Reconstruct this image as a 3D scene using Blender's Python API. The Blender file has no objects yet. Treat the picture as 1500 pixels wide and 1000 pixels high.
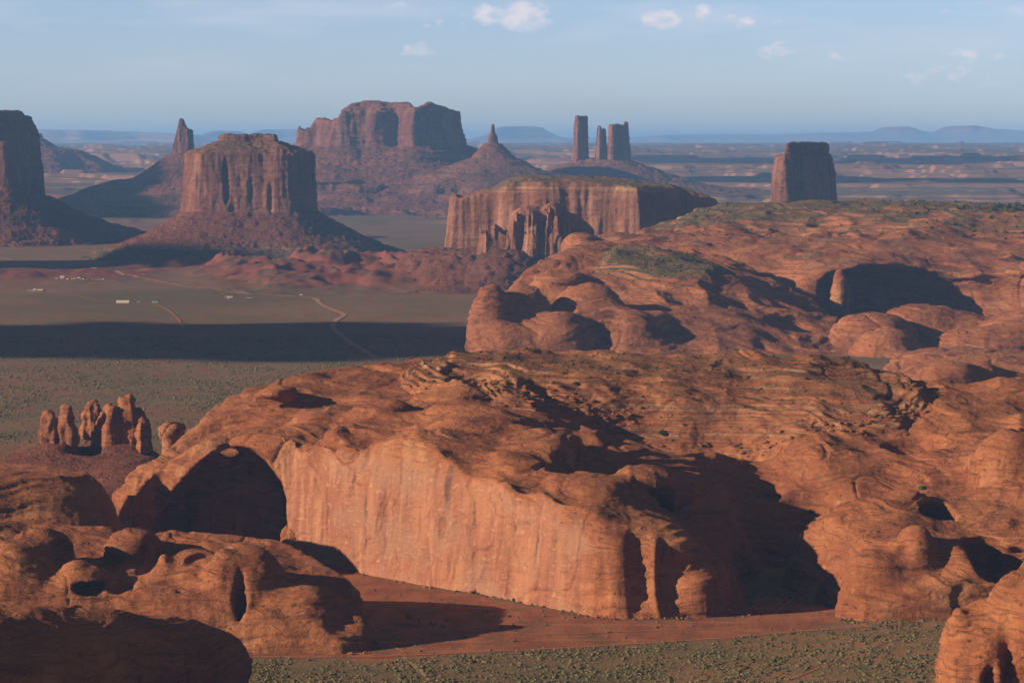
import bpy, math, random, time
import numpy as np
import openvdb as vdb
T0 = time.time()
R = math.radians
sc = bpy.context.scene
col = sc.collection

# ------------------------------------------------------------------ camera
F = 4700.0            # focal length in pixels of the 1500 px wide photograph
HC = 320.0            # camera height above the valley floor
VH = 208.0            # row of the level line of sight
PITCH = math.atan((500 - VH) / F)
cam = bpy.data.cameras.new('camera'); camo = bpy.data.objects.new('camera', cam); col.objects.link(camo)
camo.location = (0, 0, HC); camo.rotation_euler = (R(90) - PITCH, 0, 0)
cam.sensor_width = 36; cam.lens = F / 1500 * 36; cam.clip_start = 1; cam.clip_end = 400000
sc.camera = camo

# ------------------------------------------------------------------ light
SUN_EL, SUN_AZ = 18.5, 0.34       # elevation; how far towards the camera side the sun stands from due left
sv = np.array([-math.cos(SUN_AZ), -math.sin(SUN_AZ), math.tan(R(SUN_EL))]); sv /= np.linalg.norm(sv)
from mathutils import Vector
sl = bpy.data.lights.new('sun', 'SUN'); slo = bpy.data.objects.new('sun', sl); col.objects.link(slo)
sl.energy = 4.6; sl.angle = R(0.5); sl.color = (1.0, 0.87, 0.75)
slo.rotation_euler = Vector(sv.tolist()).to_track_quat('Z', 'Y').to_euler()
slo.location = (-3000, 0, 2000)

w = bpy.data.worlds.new('World'); sc.world = w; w.use_nodes = True
nt = w.node_tree; nt.nodes.clear()
def N(nt, t, **k):
    n = nt.nodes.new(t)
    for a, b in k.items(): setattr(n, a, b)
    return n
sky = N(nt, 'ShaderNodeTexSky', sky_type='NISHITA', sun_disc=False, sun_elevation=R(SUN_EL),
        sun_rotation=math.atan2(sv[0], sv[1]), altitude=1700, air_density=1.0, dust_density=0.6, ozone_density=2.2)
bg = N(nt, 'ShaderNodeBackground'); bg.inputs['Strength'].default_value = 0.10
out = N(nt, 'ShaderNodeOutputWorld')
# small fair-weather clouds, laid out by direction on the sky dome
tc = N(nt, 'ShaderNodeTexCoord')
sep = N(nt, 'ShaderNodeSeparateXYZ'); nt.links.new(tc.outputs['Generated'], sep.inputs[0])
def M(nt, op, a, b=None, c=None, clamp=False):
    n = N(nt, 'ShaderNodeMath', operation=op, use_clamp=clamp)
    for i, v in enumerate((a, b, c)):
        if v is None: continue
        if isinstance(v, (int, float)): n.inputs[i].default_value = v
        else: nt.links.new(v, n.inputs[i])
    return n.outputs[0]
az = M(nt, 'DIVIDE', sep.outputs[0], M(nt, 'MAXIMUM', sep.outputs[1], 0.05))
el = sep.outputs[2]
def cloud_noise(su, svv, off, det):
    cmb = N(nt, 'ShaderNodeCombineXYZ')
    nt.links.new(M(nt, 'MULTIPLY', az, su), cmb.inputs[0]); nt.links.new(M(nt, 'MULTIPLY', el, svv), cmb.inputs[1]); cmb.inputs[2].default_value = off
    nn = N(nt, 'ShaderNodeTexNoise'); nn.inputs['Scale'].default_value = 1; nn.inputs['Detail'].default_value = det; nn.inputs['Roughness'].default_value = .55
    nt.links.new(cmb.outputs[0], nn.inputs['Vector']); return nn.outputs['Fac']
CL = [(718,22,22,13,1),(765,24,26,17,1.25),(690,30,12,8,.6),(615,76,18,9,.75),(630,35,16,6,.5),(967,30,18,10,.9),(1028,22,12,9,.9),(1058,28,14,8,.8),(1083,35,12,8,.9),
      (1140,78,18,11,.8),(1225,84,10,6,.6),(1412,83,16,8,.95),(1320,102,20,8,.55),(1388,108,22,11,.75),(1330,118,40,8,.5),(1445,118,14,8,.6),(1465,88,20,7,.45),(1200,18,30,8,.3),(1395,20,14,8,.4),(1490,22,14,12,.5),(1140,38,14,8,.35),(1210,122,20,6,.3),(585,12,20,6,.4),(495,148,18,8,.3)]
dens = None
for (u, v, ru, rv, k) in CL:
    a = M(nt, 'DIVIDE', M(nt, 'SUBTRACT', az, (u - 750) / F), ru / F * 2.1)
    b = M(nt, 'DIVIDE', M(nt, 'SUBTRACT', el, (VH - v) / F), rv / F * 1.9)
    r2 = M(nt, 'ADD', M(nt, 'MULTIPLY', a, a), M(nt, 'MULTIPLY', b, b))
    g = M(nt, 'MULTIPLY', M(nt, 'SUBTRACT', 1, r2, clamp=True), k)
    dens = g if dens is None else M(nt, 'MAXIMUM', dens, g)
n1 = cloud_noise(190, 330, 0.3, 7)
cl = M(nt, 'MULTIPLY', M(nt, 'ADD', M(nt, 'SUBTRACT', dens, .43), M(nt, 'MULTIPLY', M(nt, 'MULTIPLY', M(nt, 'SUBTRACT', n1, .5), 3.0), M(nt, 'MULTIPLY', dens, 3, clamp=True))), 1.0, clamp=True)
n2 = cloud_noise(16, 90, 4.7, 5)
wisp = M(nt, 'MULTIPLY', M(nt, 'SUBTRACT', n2, .46, clamp=True), M(nt, 'MULTIPLY', M(nt, 'SUBTRACT', el, .012, clamp=True), 28, clamp=True))
cov = M(nt, 'ADD', M(nt, 'MULTIPLY', cl, .8), M(nt, 'MULTIPLY', wisp, 1.7), clamp=True)
cool = N(nt, 'ShaderNodeMix', data_type='RGBA', blend_type='MULTIPLY'); cool.inputs[0].default_value = 1
nt.links.new(sky.outputs[0], cool.inputs[6]); cool.inputs[7].default_value = (0.51, 0.545, 0.76, 1)
# the sky is brightest low down and deepens overhead
deep = M(nt, 'SUBTRACT', 1, M(nt, 'MULTIPLY', M(nt, 'POWER', M(nt, 'MAXIMUM', M(nt, 'SUBTRACT', el, .05), 0), .5), 2.3), clamp=True)
cool2 = N(nt, 'ShaderNodeVectorMath', operation='SCALE'); nt.links.new(cool.outputs[2], cool2.inputs[0]); nt.links.new(M(nt, 'MAXIMUM', deep, .05), cool2.inputs[3])
mx = N(nt, 'ShaderNodeMix', data_type='RGBA')
nt.links.new(cov, mx.inputs[0]); nt.links.new(cool2.outputs[0], mx.inputs[6]); mx.inputs[7].default_value = (4.6, 4.2, 4.4, 1)
nt.links.new(mx.outputs[2], bg.inputs[0]); nt.links.new(bg.outputs[0], out.inputs[0])

sc.view_settings.view_transform = 'Standard'; sc.view_settings.look = 'None'
sc.view_settings.exposure = 0.9; sc.view_settings.gamma = 1
sc.cycles.max_bounces = 4; sc.cycles.diffuse_bounces = 2; sc.cycles.volume_bounces = 0
sc.cycles.use_denoising = True
try:
    sc.cycles.denoising_input_passes = 'RGB_ALBEDO_NORMAL'; sc.cycles.denoising_prefilter = 'ACCURATE'
except Exception: pass

# ------------------------------------------------------------------ helpers
def ray(u, v):
    a = (u - 750) / F; b = (v - 500) / F
    cs, sn = math.cos(PITCH), math.sin(PITCH)
    return a, cs - b * sn, -sn - b * cs
def P(u, v, z=0.0):                 # where the sight line of a photo point meets height z
    a, dy, dz = ray(u, v); t = (z - HC) / dz
    return a * t, dy * t
def Q(u, v, y):                     # ... meets distance y: (x, y, z)
    a, dy, dz = ray(u, v); t = y / dy
    return a * t, y, HC + dz * t

rng = np.random.RandomState(7)
TN = 64
TAB = rng.rand(TN, TN, TN).astype(np.float32) * 2 - 1
TABF = TAB.ravel()
def vn(x, y, z, seed=0):            # smooth value noise in [-1, 1]
    x, y, z = np.broadcast_arrays(np.float64(x) + seed * 17.31, np.float64(y) + seed * 7.77, np.float64(z) + seed * 3.13)
    xi = np.floor(x); yi = np.floor(y); zi = np.floor(z)
    fx = (x - xi).astype(np.float32); fy = (y - yi).astype(np.float32); fz = (z - zi).astype(np.float32)
    fx = fx * fx * (3 - 2 * fx); fy = fy * fy * (3 - 2 * fy); fz = fz * fz * (3 - 2 * fz)
    x0 = xi.astype(np.int64) & 63; y0 = yi.astype(np.int64) & 63; z0 = zi.astype(np.int64) & 63
    x1 = (x0 + 1) & 63; y1 = (y0 + 1) & 63; z1 = (z0 + 1) & 63
    def g(a, b, c): return TABF[(a * TN + b) * TN + c]
    c00 = g(x0, y0, z0) * (1 - fx) + g(x1, y0, z0) * fx; c10 = g(x0, y1, z0) * (1 - fx) + g(x1, y1, z0) * fx
    c01 = g(x0, y0, z1) * (1 - fx) + g(x1, y0, z1) * fx; c11 = g(x0, y1, z1) * (1 - fx) + g(x1, y1, z1) * fx
    return (c00 * (1 - fy) + c10 * fy) * (1 - fz) + (c01 * (1 - fy) + c11 * fy) * fz
def fbm(x, y, z, o=4, seed=0, gain=.5):
    s = 0; a = 1.0; t = 0
    for i in range(o):
        s = s + a * vn(x * 2 ** i * 1.02, y * 2 ** i * 1.02, z * 2 ** i * 1.02, seed + i * 3); t += a; a *= gain
    return s / t
def vn2(x, y, seed=0):              # the same in two dimensions (cheaper)
    x, y = np.broadcast_arrays(np.float64(x) + seed * 17.31, np.float64(y) + seed * 7.77)
    xi = np.floor(x); yi = np.floor(y)
    fx = (x - xi).astype(np.float32); fy = (y - yi).astype(np.float32)
    fx = fx * fx * (3 - 2 * fx); fy = fy * fy * (3 - 2 * fy)
    x0 = xi.astype(np.int64); y0 = yi.astype(np.int64)
    def g(a, b): return TABF[((a & 63) * TN + (b & 63)) * TN + (((a >> 6) * 7 + (b >> 6) * 13 + seed) & 63)]
    return (g(x0, y0) * (1 - fx) + g(x0 + 1, y0) * fx) * (1 - fy) + (g(x0, y0 + 1) * (1 - fx) + g(x0 + 1, y0 + 1) * fx) * fy
def fbm2(x, y, o=4, seed=0, gain=.5):
    s = 0; a = 1.0; t = 0
    for i in range(o):
        s = s + a * vn2(x * 2 ** i * 1.03, y * 2 ** i * 1.03, seed + i * 5); t += a; a *= gain
    return s / t
def sstep(a, b, x):
    t = np.clip((x - a) / (b - a), 0, 1); return t * t * (3 - 2 * t)
def smin(a, b, k):
    h = np.maximum(k - np.abs(a - b), 0) / k; return np.minimum(a, b) - h * h * k * .25
def smax(a, b, k): return -smin(-a, -b, k)
def polyd(X, Y, pts):               # signed distance to a polygon, negative inside
    pts = np.array(pts, float); n = len(pts)
    d = np.full(np.broadcast(X, Y).shape, 1e18); ins = np.zeros(d.shape, bool)
    for i in range(n):
        ax, ay = pts[i]; bx, by = pts[(i + 1) % n]
        ex, ey = bx - ax, by - ay; wx, wy = X - ax, Y - ay
        t = np.clip((wx * ex + wy * ey) / (ex * ex + ey * ey + 1e-9), 0, 1)
        d = np.minimum(d, (wx - ex * t) ** 2 + (wy - ey * t) ** 2)
        if ay != by:
            c = ((ay > Y) != (by > Y)) & (X < (bx - ax) * (Y - ay) / (by - ay) + ax); ins ^= c
    return np.where(ins, -1, 1) * np.sqrt(d)
def chain(X, Y, pts):               # distance to an open chain
    d = 1e18
    for (ax, ay), (bx, by) in zip(pts[:-1], pts[1:]):
        ex, ey = bx - ax, by - ay; wx, wy = X - ax, Y - ay
        t = np.clip((wx * ex + wy * ey) / (ex * ex + ey * ey + 1e-9), 0, 1)
        d = np.minimum(d, (wx - ex * t) ** 2 + (wy - ey * t) ** 2)
    return np.sqrt(d)
def smooth_poly(pts, n=3):
    pts = np.array(pts, float)
    for _ in range(n):
        q = np.empty((len(pts) * 2, 2)); nx = np.roll(pts, -1, 0)
        q[0::2] = .75 * pts + .25 * nx; q[1::2] = .25 * pts + .75 * nx; pts = q
    return pts.tolist()
class RBF:                          # thin plate surface through scattered heights
    def __init__(s, pts, lam=30.0, sc_=300.0):
        p = np.array(pts, float); s.s = sc_; s.c = p[:, :2] / sc_; n = len(p)
        d = np.linalg.norm(s.c[:, None] - s.c[None], axis=2); K = np.where(d > 0, d * d * np.log(d + 1e-12), 0) + np.eye(n) * lam * 1e-4
        A = np.zeros((n + 3, n + 3)); A[:n, :n] = K; A[:n, n] = 1; A[:n, n + 1:] = s.c; A[n, :n] = 1; A[n + 1:, :n] = s.c.T
        s.w = np.linalg.solve(A, np.r_[p[:, 2], 0, 0, 0]); s.n = n
    def __call__(s, X, Y):
        X = X / s.s; Y = Y / s.s; r = s.w[s.n] + s.w[s.n + 1] * X + s.w[s.n + 2] * Y
        for i in range(s.n):
            d2 = (X - s.c[i, 0]) ** 2 + (Y - s.c[i, 1]) ** 2
            r = r + s.w[i] * .5 * d2 * np.log(d2 + 1e-12)
        return r
def hdist(h, Z, gx=None, vox=1.0):  # heightfield -> approximate distance
    a, b = np.gradient(h[:, :, 0], vox) if h.shape[0] > 1 and h.shape[1] > 1 else (0, 0)
    k = 1 / np.sqrt(1 + np.minimum(a * a + b * b, 60))
    return (Z - h) * k[:, :, None]
def ell(X, Y, Z, c, r, rot=0.0):
    dx, dy = X - c[0], Y - c[1]
    if rot: cr, sr = math.cos(rot), math.sin(rot); dx, dy = dx * cr + dy * sr, -dx * sr + dy * cr
    q = np.sqrt((dx / r[0]) ** 2 + (dy / r[1]) ** 2 + ((Z - c[2]) / r[2]) ** 2)
    g = np.sqrt((dx / r[0] ** 2) ** 2 + (dy / r[1] ** 2) ** 2 + ((Z - c[2]) / r[2] ** 2) ** 2) + 1e-6
    return np.clip(q * (q - 1) / g, -1e3, 1e3)
def E_(u, v, y, ru, rv, ry, rot=0.0, off=0.0):   # ellipsoid given by photo point, distance, half sizes in photo px, depth in m
    x, yy, z = Q(u, v, y); s = y / F
    return ((x, yy, z), (ru * s, ry, rv * s), rot)

def mesh_from(fn, lo, hi, vox, tile=96):
    bw = 3.0 * vox
    g = vdb.FloatGrid(bw)
    n = [int(math.ceil((hi[i] - lo[i]) / vox)) for i in range(3)]
    zz = (lo[2] + np.arange(n[2]) * vox)[None, None, :]
    for i0 in range(0, n[0], tile):
        for j0 in range(0, n[1], tile):
            i1, j1 = min(i0 + tile, n[0]), min(j0 + tile, n[1])
            # one extra column all round so that gradients are true
            xx = (lo[0] + np.arange(i0 - 1, i1 + 1) * vox)[:, None, None]; yy = (lo[1] + np.arange(j0 - 1, j1 + 1) * vox)[None, :, None]
            a = fn(xx, yy, zz)
            a = np.broadcast_to(a, (xx.shape[0], yy.shape[1], zz.shape[2]))[1:-1, 1:-1]
            a = np.clip(a, -bw, bw).astype(np.float32)
            if a.min() >= bw: continue
            g.copyFromArray(np.ascontiguousarray(a), ijk=(i0, j0, 0))
    p, q = g.convertToQuads()
    p = p.astype(np.float64) * vox + np.array(lo)
    return p, q.astype(np.int64)
def vnormals(p, q):
    a, b, c, d = (p[q[:, i]] for i in range(4))
    fnr = np.cross(c - a, d - b)
    vnr = np.zeros_like(p)
    for k in range(3):
        acc = np.zeros(len(p))
        for i in range(4): acc += np.bincount(q[:, i], weights=fnr[:, k], minlength=len(p))
        vnr[:, k] = acc
    l = np.linalg.norm(vnr, axis=1, keepdims=True) + 1e-9
    return vnr / l, fnr
SGN = None
def make_mesh(name, p, q, mat, parent=None, attrs=None, smooth=True):
    m = bpy.data.meshes.new(name)
    k = q.shape[1]
    m.vertices.add(len(p)); m.vertices.foreach_set('co', np.ascontiguousarray(p, np.float32).ravel())
    m.loops.add(len(q) * k); m.loops.foreach_set('vertex_index', np.ascontiguousarray(q, np.int32).ravel())
    m.polygons.add(len(q)); m.polygons.foreach_set('loop_start', np.arange(0, len(q) * k, k, dtype=np.int32))
    m.update(calc_edges=True)
    m.polygons.foreach_set('use_smooth', np.full(len(q), smooth)); 
    for an, av in (attrs or {}).items():
        at = m.attributes.new(an, 'FLOAT', 'POINT'); at.data.foreach_set('value', np.ascontiguousarray(av, np.float32))
    m.materials.append(mat)
    o = bpy.data.objects.new(name, m); col.objects.link(o)
    if parent is not None: o.parent = parent
    return o
def tag(o, label=None, cat=None, group=None, kind=None):
    if label: o['label'] = label
    if cat: o['category'] = cat
    if group: o['group'] = group
    if kind: o['kind'] = kind
    return o
def empty(name, loc=(0, 0, 0)):
    o = bpy.data.objects.new(name, None); col.objects.link(o); o.location = loc; return o
def clock(s): print('%6.1fs %s' % (time.time() - T0, s), flush=True)

# ------------------------------------------------------------------ materials
GAIN = (.76, .645, .51)
def gn(c): return tuple(a * b for a, b in zip(c[:3], GAIN)) + (1,)
class NT:
    def __init__(s, name):
        s.m = bpy.data.materials.new(name); s.m.use_nodes = True; s.t = s.m.node_tree; s.t.nodes.clear()
        s.o = N(s.t, 'ShaderNodeOutputMaterial'); s.b = N(s.t, 'ShaderNodeBsdfPrincipled')
        s.b.inputs['Roughness'].default_value = .95; s.b.inputs['Specular IOR Level'].default_value = .12
        s.t.links.new(s.b.outputs[0], s.o.inputs[0])
        s.geo = N(s.t, 'ShaderNodeNewGeometry'); s.pos = s.geo.outputs['Position']
        s.nz = N(s.t, 'ShaderNodeSeparateXYZ'); s.t.links.new(s.geo.outputs['Normal'], s.nz.inputs[0])
        s.ps = N(s.t, 'ShaderNodeSeparateXYZ'); s.t.links.new(s.pos, s.ps.inputs[0])
    def m_(s, op, a, b=None, c=None, clamp=False): return M(s.t, op, a, b, c, clamp)
    def noise(s, sx, sy, sz, det=5, off=0.0, rough=.55, zin=None, dist=0.0):
        c = N(s.t, 'ShaderNodeCombineXYZ')
        s.t.links.new(s.m_('MULTIPLY', s.ps.outputs[0], sx), c.inputs[0]); s.t.links.new(s.m_('MULTIPLY', s.ps.outputs[1], sy), c.inputs[1])
        s.t.links.new(s.m_('MULTIPLY_ADD', zin if zin is not None else s.ps.outputs[2], sz, off), c.inputs[2])
        n = N(s.t, 'ShaderNodeTexNoise'); n.inputs['Scale'].default_value = 1; n.inputs['Detail'].default_value = det; n.inputs['Roughness'].default_value = rough
        n.inputs['Distortion'].default_value = dist
        s.t.links.new(c.outputs[0], n.inputs['Vector']); return n.outputs['Fac']
    def ramp(s, v, a, b):
        n = N(s.t, 'ShaderNodeMapRange', interpolation_type='SMOOTHSTEP'); n.inputs[1].default_value = a; n.inputs[2].default_value = b
        s.t.links.new(v, n.inputs[0]); return n.outputs[0]
    def mix(s, f, a, b, mode='MIX'):
        n = N(s.t, 'ShaderNodeMix', data_type='RGBA', blend_type=mode)
        for i, v in ((0, f), (6, a), (7, b)):
            if isinstance(v, (int, float)): n.inputs[i].default_value = v
            elif isinstance(v, tuple): n.inputs[i].default_value = gn(v)
            else: s.t.links.new(v, n.inputs[i])
        return n.outputs[2]
    def attr(s, name):
        n = N(s.t, 'ShaderNodeAttribute', attribute_name=name); return n.outputs['Fac']
    def bump(s, h, dist, strength=1.0, prev=None):
        n = N(s.t, 'ShaderNodeBump'); n.inputs['Strength'].default_value = strength; n.inputs['Distance'].default_value = dist
        s.t.links.new(h, n.inputs['Height'])
        if prev is not None: s.t.links.new(prev, n.inputs['Normal'])
        return n.outputs[0]
    def done(s, colr, nrm=None):
        if isinstance(colr, tuple): s.b.inputs['Base Color'].default_value = gn(colr)
        else: s.t.links.new(colr, s.b.inputs['Base Color'])
        if nrm is not None: s.t.links.new(nrm, s.b.inputs['Normal'])
        return s.m

def rock_mat(name, s=1.0, a=(.37, .148, .064), b=(.27, .094, .043), pale=(.46, .235, .115), dark=(.12, .05, .032),
             streak=1.0, strata=1.0, scrub=(.085, .075, .035), flat=0.0, bumpk=1.0, pits=0.0, wall=False, lines=0.0):
    t = NT(name)
    broad = t.noise(.012 / s, .012 / s, .02 / s, 5, 3.1)
    c = t.mix(t.ramp(broad, .35, .65), a, b)
    c = t.mix(t.m_('MULTIPLY', t.ramp(t.noise(.0055 / s, .0055 / s, .012 / s, 5, 71.0, .62), .50, .62), .55), c, tuple(.55 * e for e in a))
    c = t.mix(t.m_('MULTIPLY', t.ramp(t.noise(.008 / s, .008 / s, .02 / s, 4, 77.0, .6), .56, .68), .45), c, pale)
    fine = t.noise(.16 / s, .16 / s, .3 / s, 6, 9.0, .6)
    c = t.mix(t.m_('MULTIPLY', t.ramp(fine, .5, .75), .45), c, pale)
    # bedding, tilted and warped in sets
    warp = t.noise(.016 / s, .016 / s, .03 / s, 3, 1.0)
    zz = t.m_('ADD', t.ps.outputs[2], t.m_('MULTIPLY', warp, 42.0 * s))
    bed = t.noise(.010 / s, .010 / s, .55 / s, 5, 0.0, .65, zin=zz)
    c = t.mix(t.m_('MULTIPLY', t.ramp(bed, .52, .66), .38 * strata), c, pale)
    c = t.mix(t.m_('MULTIPLY', t.ramp(bed, .47, .36), .55 * strata), c, dark)
    steep = t.ramp(t.m_('ABSOLUTE', t.nz.outputs[2]), .62, .28)
    st = t.noise(.13 / s, .13 / s, .006 / s, 6, 5.0, .6)
    st2 = t.noise(.035 / s, .035 / s, .010 / s, 4, 8.0, .55)
    c = t.mix(t.m_('MULTIPLY', t.m_('MULTIPLY', t.ramp(st, .54, .66), steep), .7 * streak), c, dark)
    c = t.mix(t.m_('MULTIPLY', t.m_('MULTIPLY', t.ramp(st2, .55, .72), steep), .65 * streak), c, tuple(.35 * d + .65 * e for d, e in zip(dark, (.26, .15, .12))))
    c = t.mix(t.m_('MULTIPLY', t.m_('MULTIPLY', t.ramp(st2, .46, .34), steep), .8 * streak), c, pale)
    # scrub and dust where it lies flat
    sa = t.m_('MULTIPLY', t.attr('scrub'), t.ramp(t.nz.outputs[2], .80 if s < 2 else .66, .93 if s < 2 else .85))
    spot = t.noise(.22 / s, .22 / s, .2 / s, 5, 2.0, .7)
    lb = t.noise(.004 / s, .004 / s, .55 / s, 3, 17.0, .6)
    c = t.mix(t.m_('MULTIPLY', t.m_('MULTIPLY', t.attr('scrub'), t.ramp(lb, .52, .60)), t.ramp(t.nz.outputs[2], .97, .86)), c, (.38, .25, .16))
    soil = t.mix(t.ramp(spot, .46, .58) if s < 2 else t.ramp(spot, .36, .50), (.25, .115, .062) if s < 2 else (.22, .135, .07), scrub)
    c = t.mix(t.m_('MULTIPLY', sa, t.ramp(t.noise(.03 / s, .03 / s, .03 / s, 4, 6.0), .30, .48)), c, soil)
    if flat: c = t.mix(t.m_('MULTIPLY', t.ramp(t.nz.outputs[2], .86, .97), flat), c, soil)
    if wall:
        wa = t.attr('wall')
        wc = t.mix(t.ramp(st2, .38, .60), (.41, .195, .115), (.31, .13, .08))
        wc = t.mix(t.m_('MULTIPLY', t.ramp(st, .54, .66), .5), wc, (.19, .105, .08))
        wc = t.mix(t.m_('MULTIPLY', t.ramp(t.noise(.07, .07, .009, 3, 44.0, .5), .62, .70), .75), wc, (.12, .07, .06))
        wc = t.mix(t.m_('MULTIPLY', t.ramp(st, .44, .36), .3), wc, (.60, .38, .24))
        wc = t.mix(t.m_('MULTIPLY', t.ramp(t.noise(.018, .018, .03, 5, 21.0), .48, .64), .75), wc, (.34, .19, .13))
        wc = t.mix(t.m_('MULTIPLY', t.ramp(fine, .56, .7), .5), wc, (.58, .35, .22))
        c = t.mix(t.m_('MULTIPLY', wa, steep), c, wc)
    if lines:
        fb = t.noise(.022 / s, .022 / s, 1.5 / s, 3, 23.0, .6, zin=zz)
        cr = t.noise(.020 / s, .020 / s, .07 / s, 3, 29.0, .5)
        if wall: cr = t.m_('ADD', cr, t.m_('MULTIPLY', t.attr('wall'), 1.0))
        ck = t.m_('MULTIPLY', t.ramp(t.m_('ABSOLUTE', t.m_('SUBTRACT', cr, .5)), .007, .002), t.ramp(t.noise(.011 / s, .011 / s, .02 / s, 2, 33.0), .46, .56))
        c = t.mix(t.m_('MULTIPLY', ck, .4), c, dark)
        c = t.mix(t.m_('MULTIPLY', t.ramp(fb, .44, .36), .4 * lines), c, dark)
        nb = t.bump(t.m_('MULTIPLY', fb, t.m_('SUBTRACT', 1, t.m_('MULTIPLY', t.attr('wall'), .8))), 1.1 * s * lines)
        nb = t.bump(t.m_('MULTIPLY', ck, -1), 1.2 * s, prev=nb)
    else: nb = None
    n = t.bump(t.m_('MULTIPLY', bed, t.m_('SUBTRACT', 1, t.m_('MULTIPLY', t.attr('wall'), steep))) if wall else bed, 1.0 * s * bumpk * strata, prev=nb)
    n = t.bump(fine, 1.6 * s * bumpk, prev=n)
    n = t.bump(t.m_('MULTIPLY', st, steep), 1.5 * s * bumpk * streak, prev=n)
    micro = t.noise(.9 / s, .9 / s, 1.4 / s, 4, 11.0, .6)
    n = t.bump(micro, .5 * s * bumpk, prev=n)
    if pits:
        v = N(t.t, 'ShaderNodeTexVoronoi'); v.inputs['Scale'].default_value = 1
        mp = N(t.t, 'ShaderNodeMapping'); mp.inputs['Scale'].default_value = (.13 / s, .13 / s, .26 / s); t.t.links.new(t.pos, mp.inputs[0]); t.t.links.new(mp.outputs[0], v.inputs['Vector'])
        pit = t.m_('MULTIPLY', t.ramp(v.outputs['Distance'], .17, .08), t.ramp(t.noise(.02 / s, .02 / s, .08 / s, 2, 14.0), .50, .60))
        pit = t.m_('MULTIPLY', pit, t.m_('SUBTRACT', 1, t.attr('wall')))
        n = t.bump(t.m_('MULTIPLY', pit, -1), 1.6 * s * pits, prev=n)
        c = t.mix(t.m_('MULTIPLY', pit, .55), c, dark)
    return t.done(c, n)

ROCK = rock_mat('slickrock', 1.0, pits=1.0, wall=True, lines=.65)
ROCK_WALL = rock_mat('slickrock_wall', 1.0, a=(.43, .19, .10), streak=1.0, pits=.0)
ROCK_MID = rock_mat('slickrock_mid', 2.0, pits=.7, lines=.5, scrub=(.12, .10, .05))
ROCK_FAR = rock_mat('cliff_rock', 3.2, a=(.235, .095, .062), b=(.165, .068, .046), pale=(.34, .165, .10), dark=(.075, .038, .034), streak=1.0, strata=.95, bumpk=1.5, scrub=(.11, .085, .04))
ROCK_LONG = rock_mat('pale_cliff_rock', 3.2, a=(.32, .14, .085), b=(.24, .10, .062), pale=(.42, .22, .14), dark=(.11, .055, .045), streak=1.0, strata=.6, bumpk=1.2, scrub=(.13, .105, .06))
ROCK_DIST = rock_mat('distant_rock', 5.5, a=(.25, .10, .066), b=(.18, .07, .048), pale=(.35, .175, .115), dark=(.10, .05, .04), streak=1.1, strata=.9, bumpk=1.5, scrub=(.11, .085, .04))
TALUS = rock_mat('talus', 3.0, a=(.21, .078, .048), b=(.155, .058, .04), pale=(.29, .135, .085), dark=(.09, .04, .03), streak=.3, strata=.5, bumpk=2.6, scrub=(.11, .09, .05))
TALUS_DIST = rock_mat('distant_talus', 6.0, a=(.20, .078, .05), b=(.15, .06, .044), pale=(.33, .16, .10), dark=(.09, .045, .035), streak=.3, strata=1.3, bumpk=2.0, scrub=(.11, .09, .05))
CAP = rock_mat('caprock', 3.0, a=(.24, .11, .06), b=(.17, .08, .045), pale=(.34, .2, .12), dark=(.08, .045, .03), streak=.5, strata=1.3, bumpk=2.0, flat=.5)

# ------------------------------------------------------------------ surface detail by vertex displacement
WALLF = None
def slick_disp(p, n, k=1.0, flute=0.0, seed=0):
    x, y, z = p[:, 0] / k, p[:, 1] / k, p[:, 2] / k
    up = np.clip(n[:, 2], 0, 1)
    lump = fbm(x / 34, y / 34, z / 26, 2, seed) * 3.6 * (.25 + .75 * up)
    wz = z + vn(x / 45, y / 45, z / 45, seed + 5) * 14 + .10 * x
    led = vn(x / 70, y / 70, wz / 3.1, seed + 8)
    led = np.sign(led) * np.abs(led) ** .5 * 1.05 * (1 - .8 * WALLF(p, n) if WALLF is not None and k == 1.0 else 1)
    bed = vn(x / 55, y / 55, wz / 1.3, seed + 9) * .35
    fl = 0
    if flute:
        s = 1 - up
        r = 1 - np.abs(vn(x / 13, y / 13, z / 60, seed + 2)) * 2
        fl = (r * 1.8 + vn(x / 5, y / 5, z / 30, seed + 3) * .8) * flute * s
    scal = 1 - np.abs(vn(x / 17, y / 17, z / 10, seed + 12)) * 2
    rough = vn(x / 3.2, y / 3.2, z / 2.4, seed + 15) * .30
    slab = 0
    if WALLF is not None and k == 1.0:
        wn = fbm(x / 40, y / 40, z / 48, 3, 77); slab = (sstep(.02, .06, wn) * 1.0 + sstep(.2, .24, wn) * .9 + sstep(-.25, -.21, wn) * 1.0) * WALLF(p, n)
    jn = vn(x / 75, y / 48, z / 90, seed + 41); groove = -np.clip(1 - np.abs(jn) / .035, 0, 1) * 2.0 * sstep(-.1, .3, vn(x / 90, y / 90, z / 90, seed + 43))
    return (groove + slab + lump + led + bed + fl + scal * .45 * (.3 + .7 * up) + rough) * k
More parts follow.
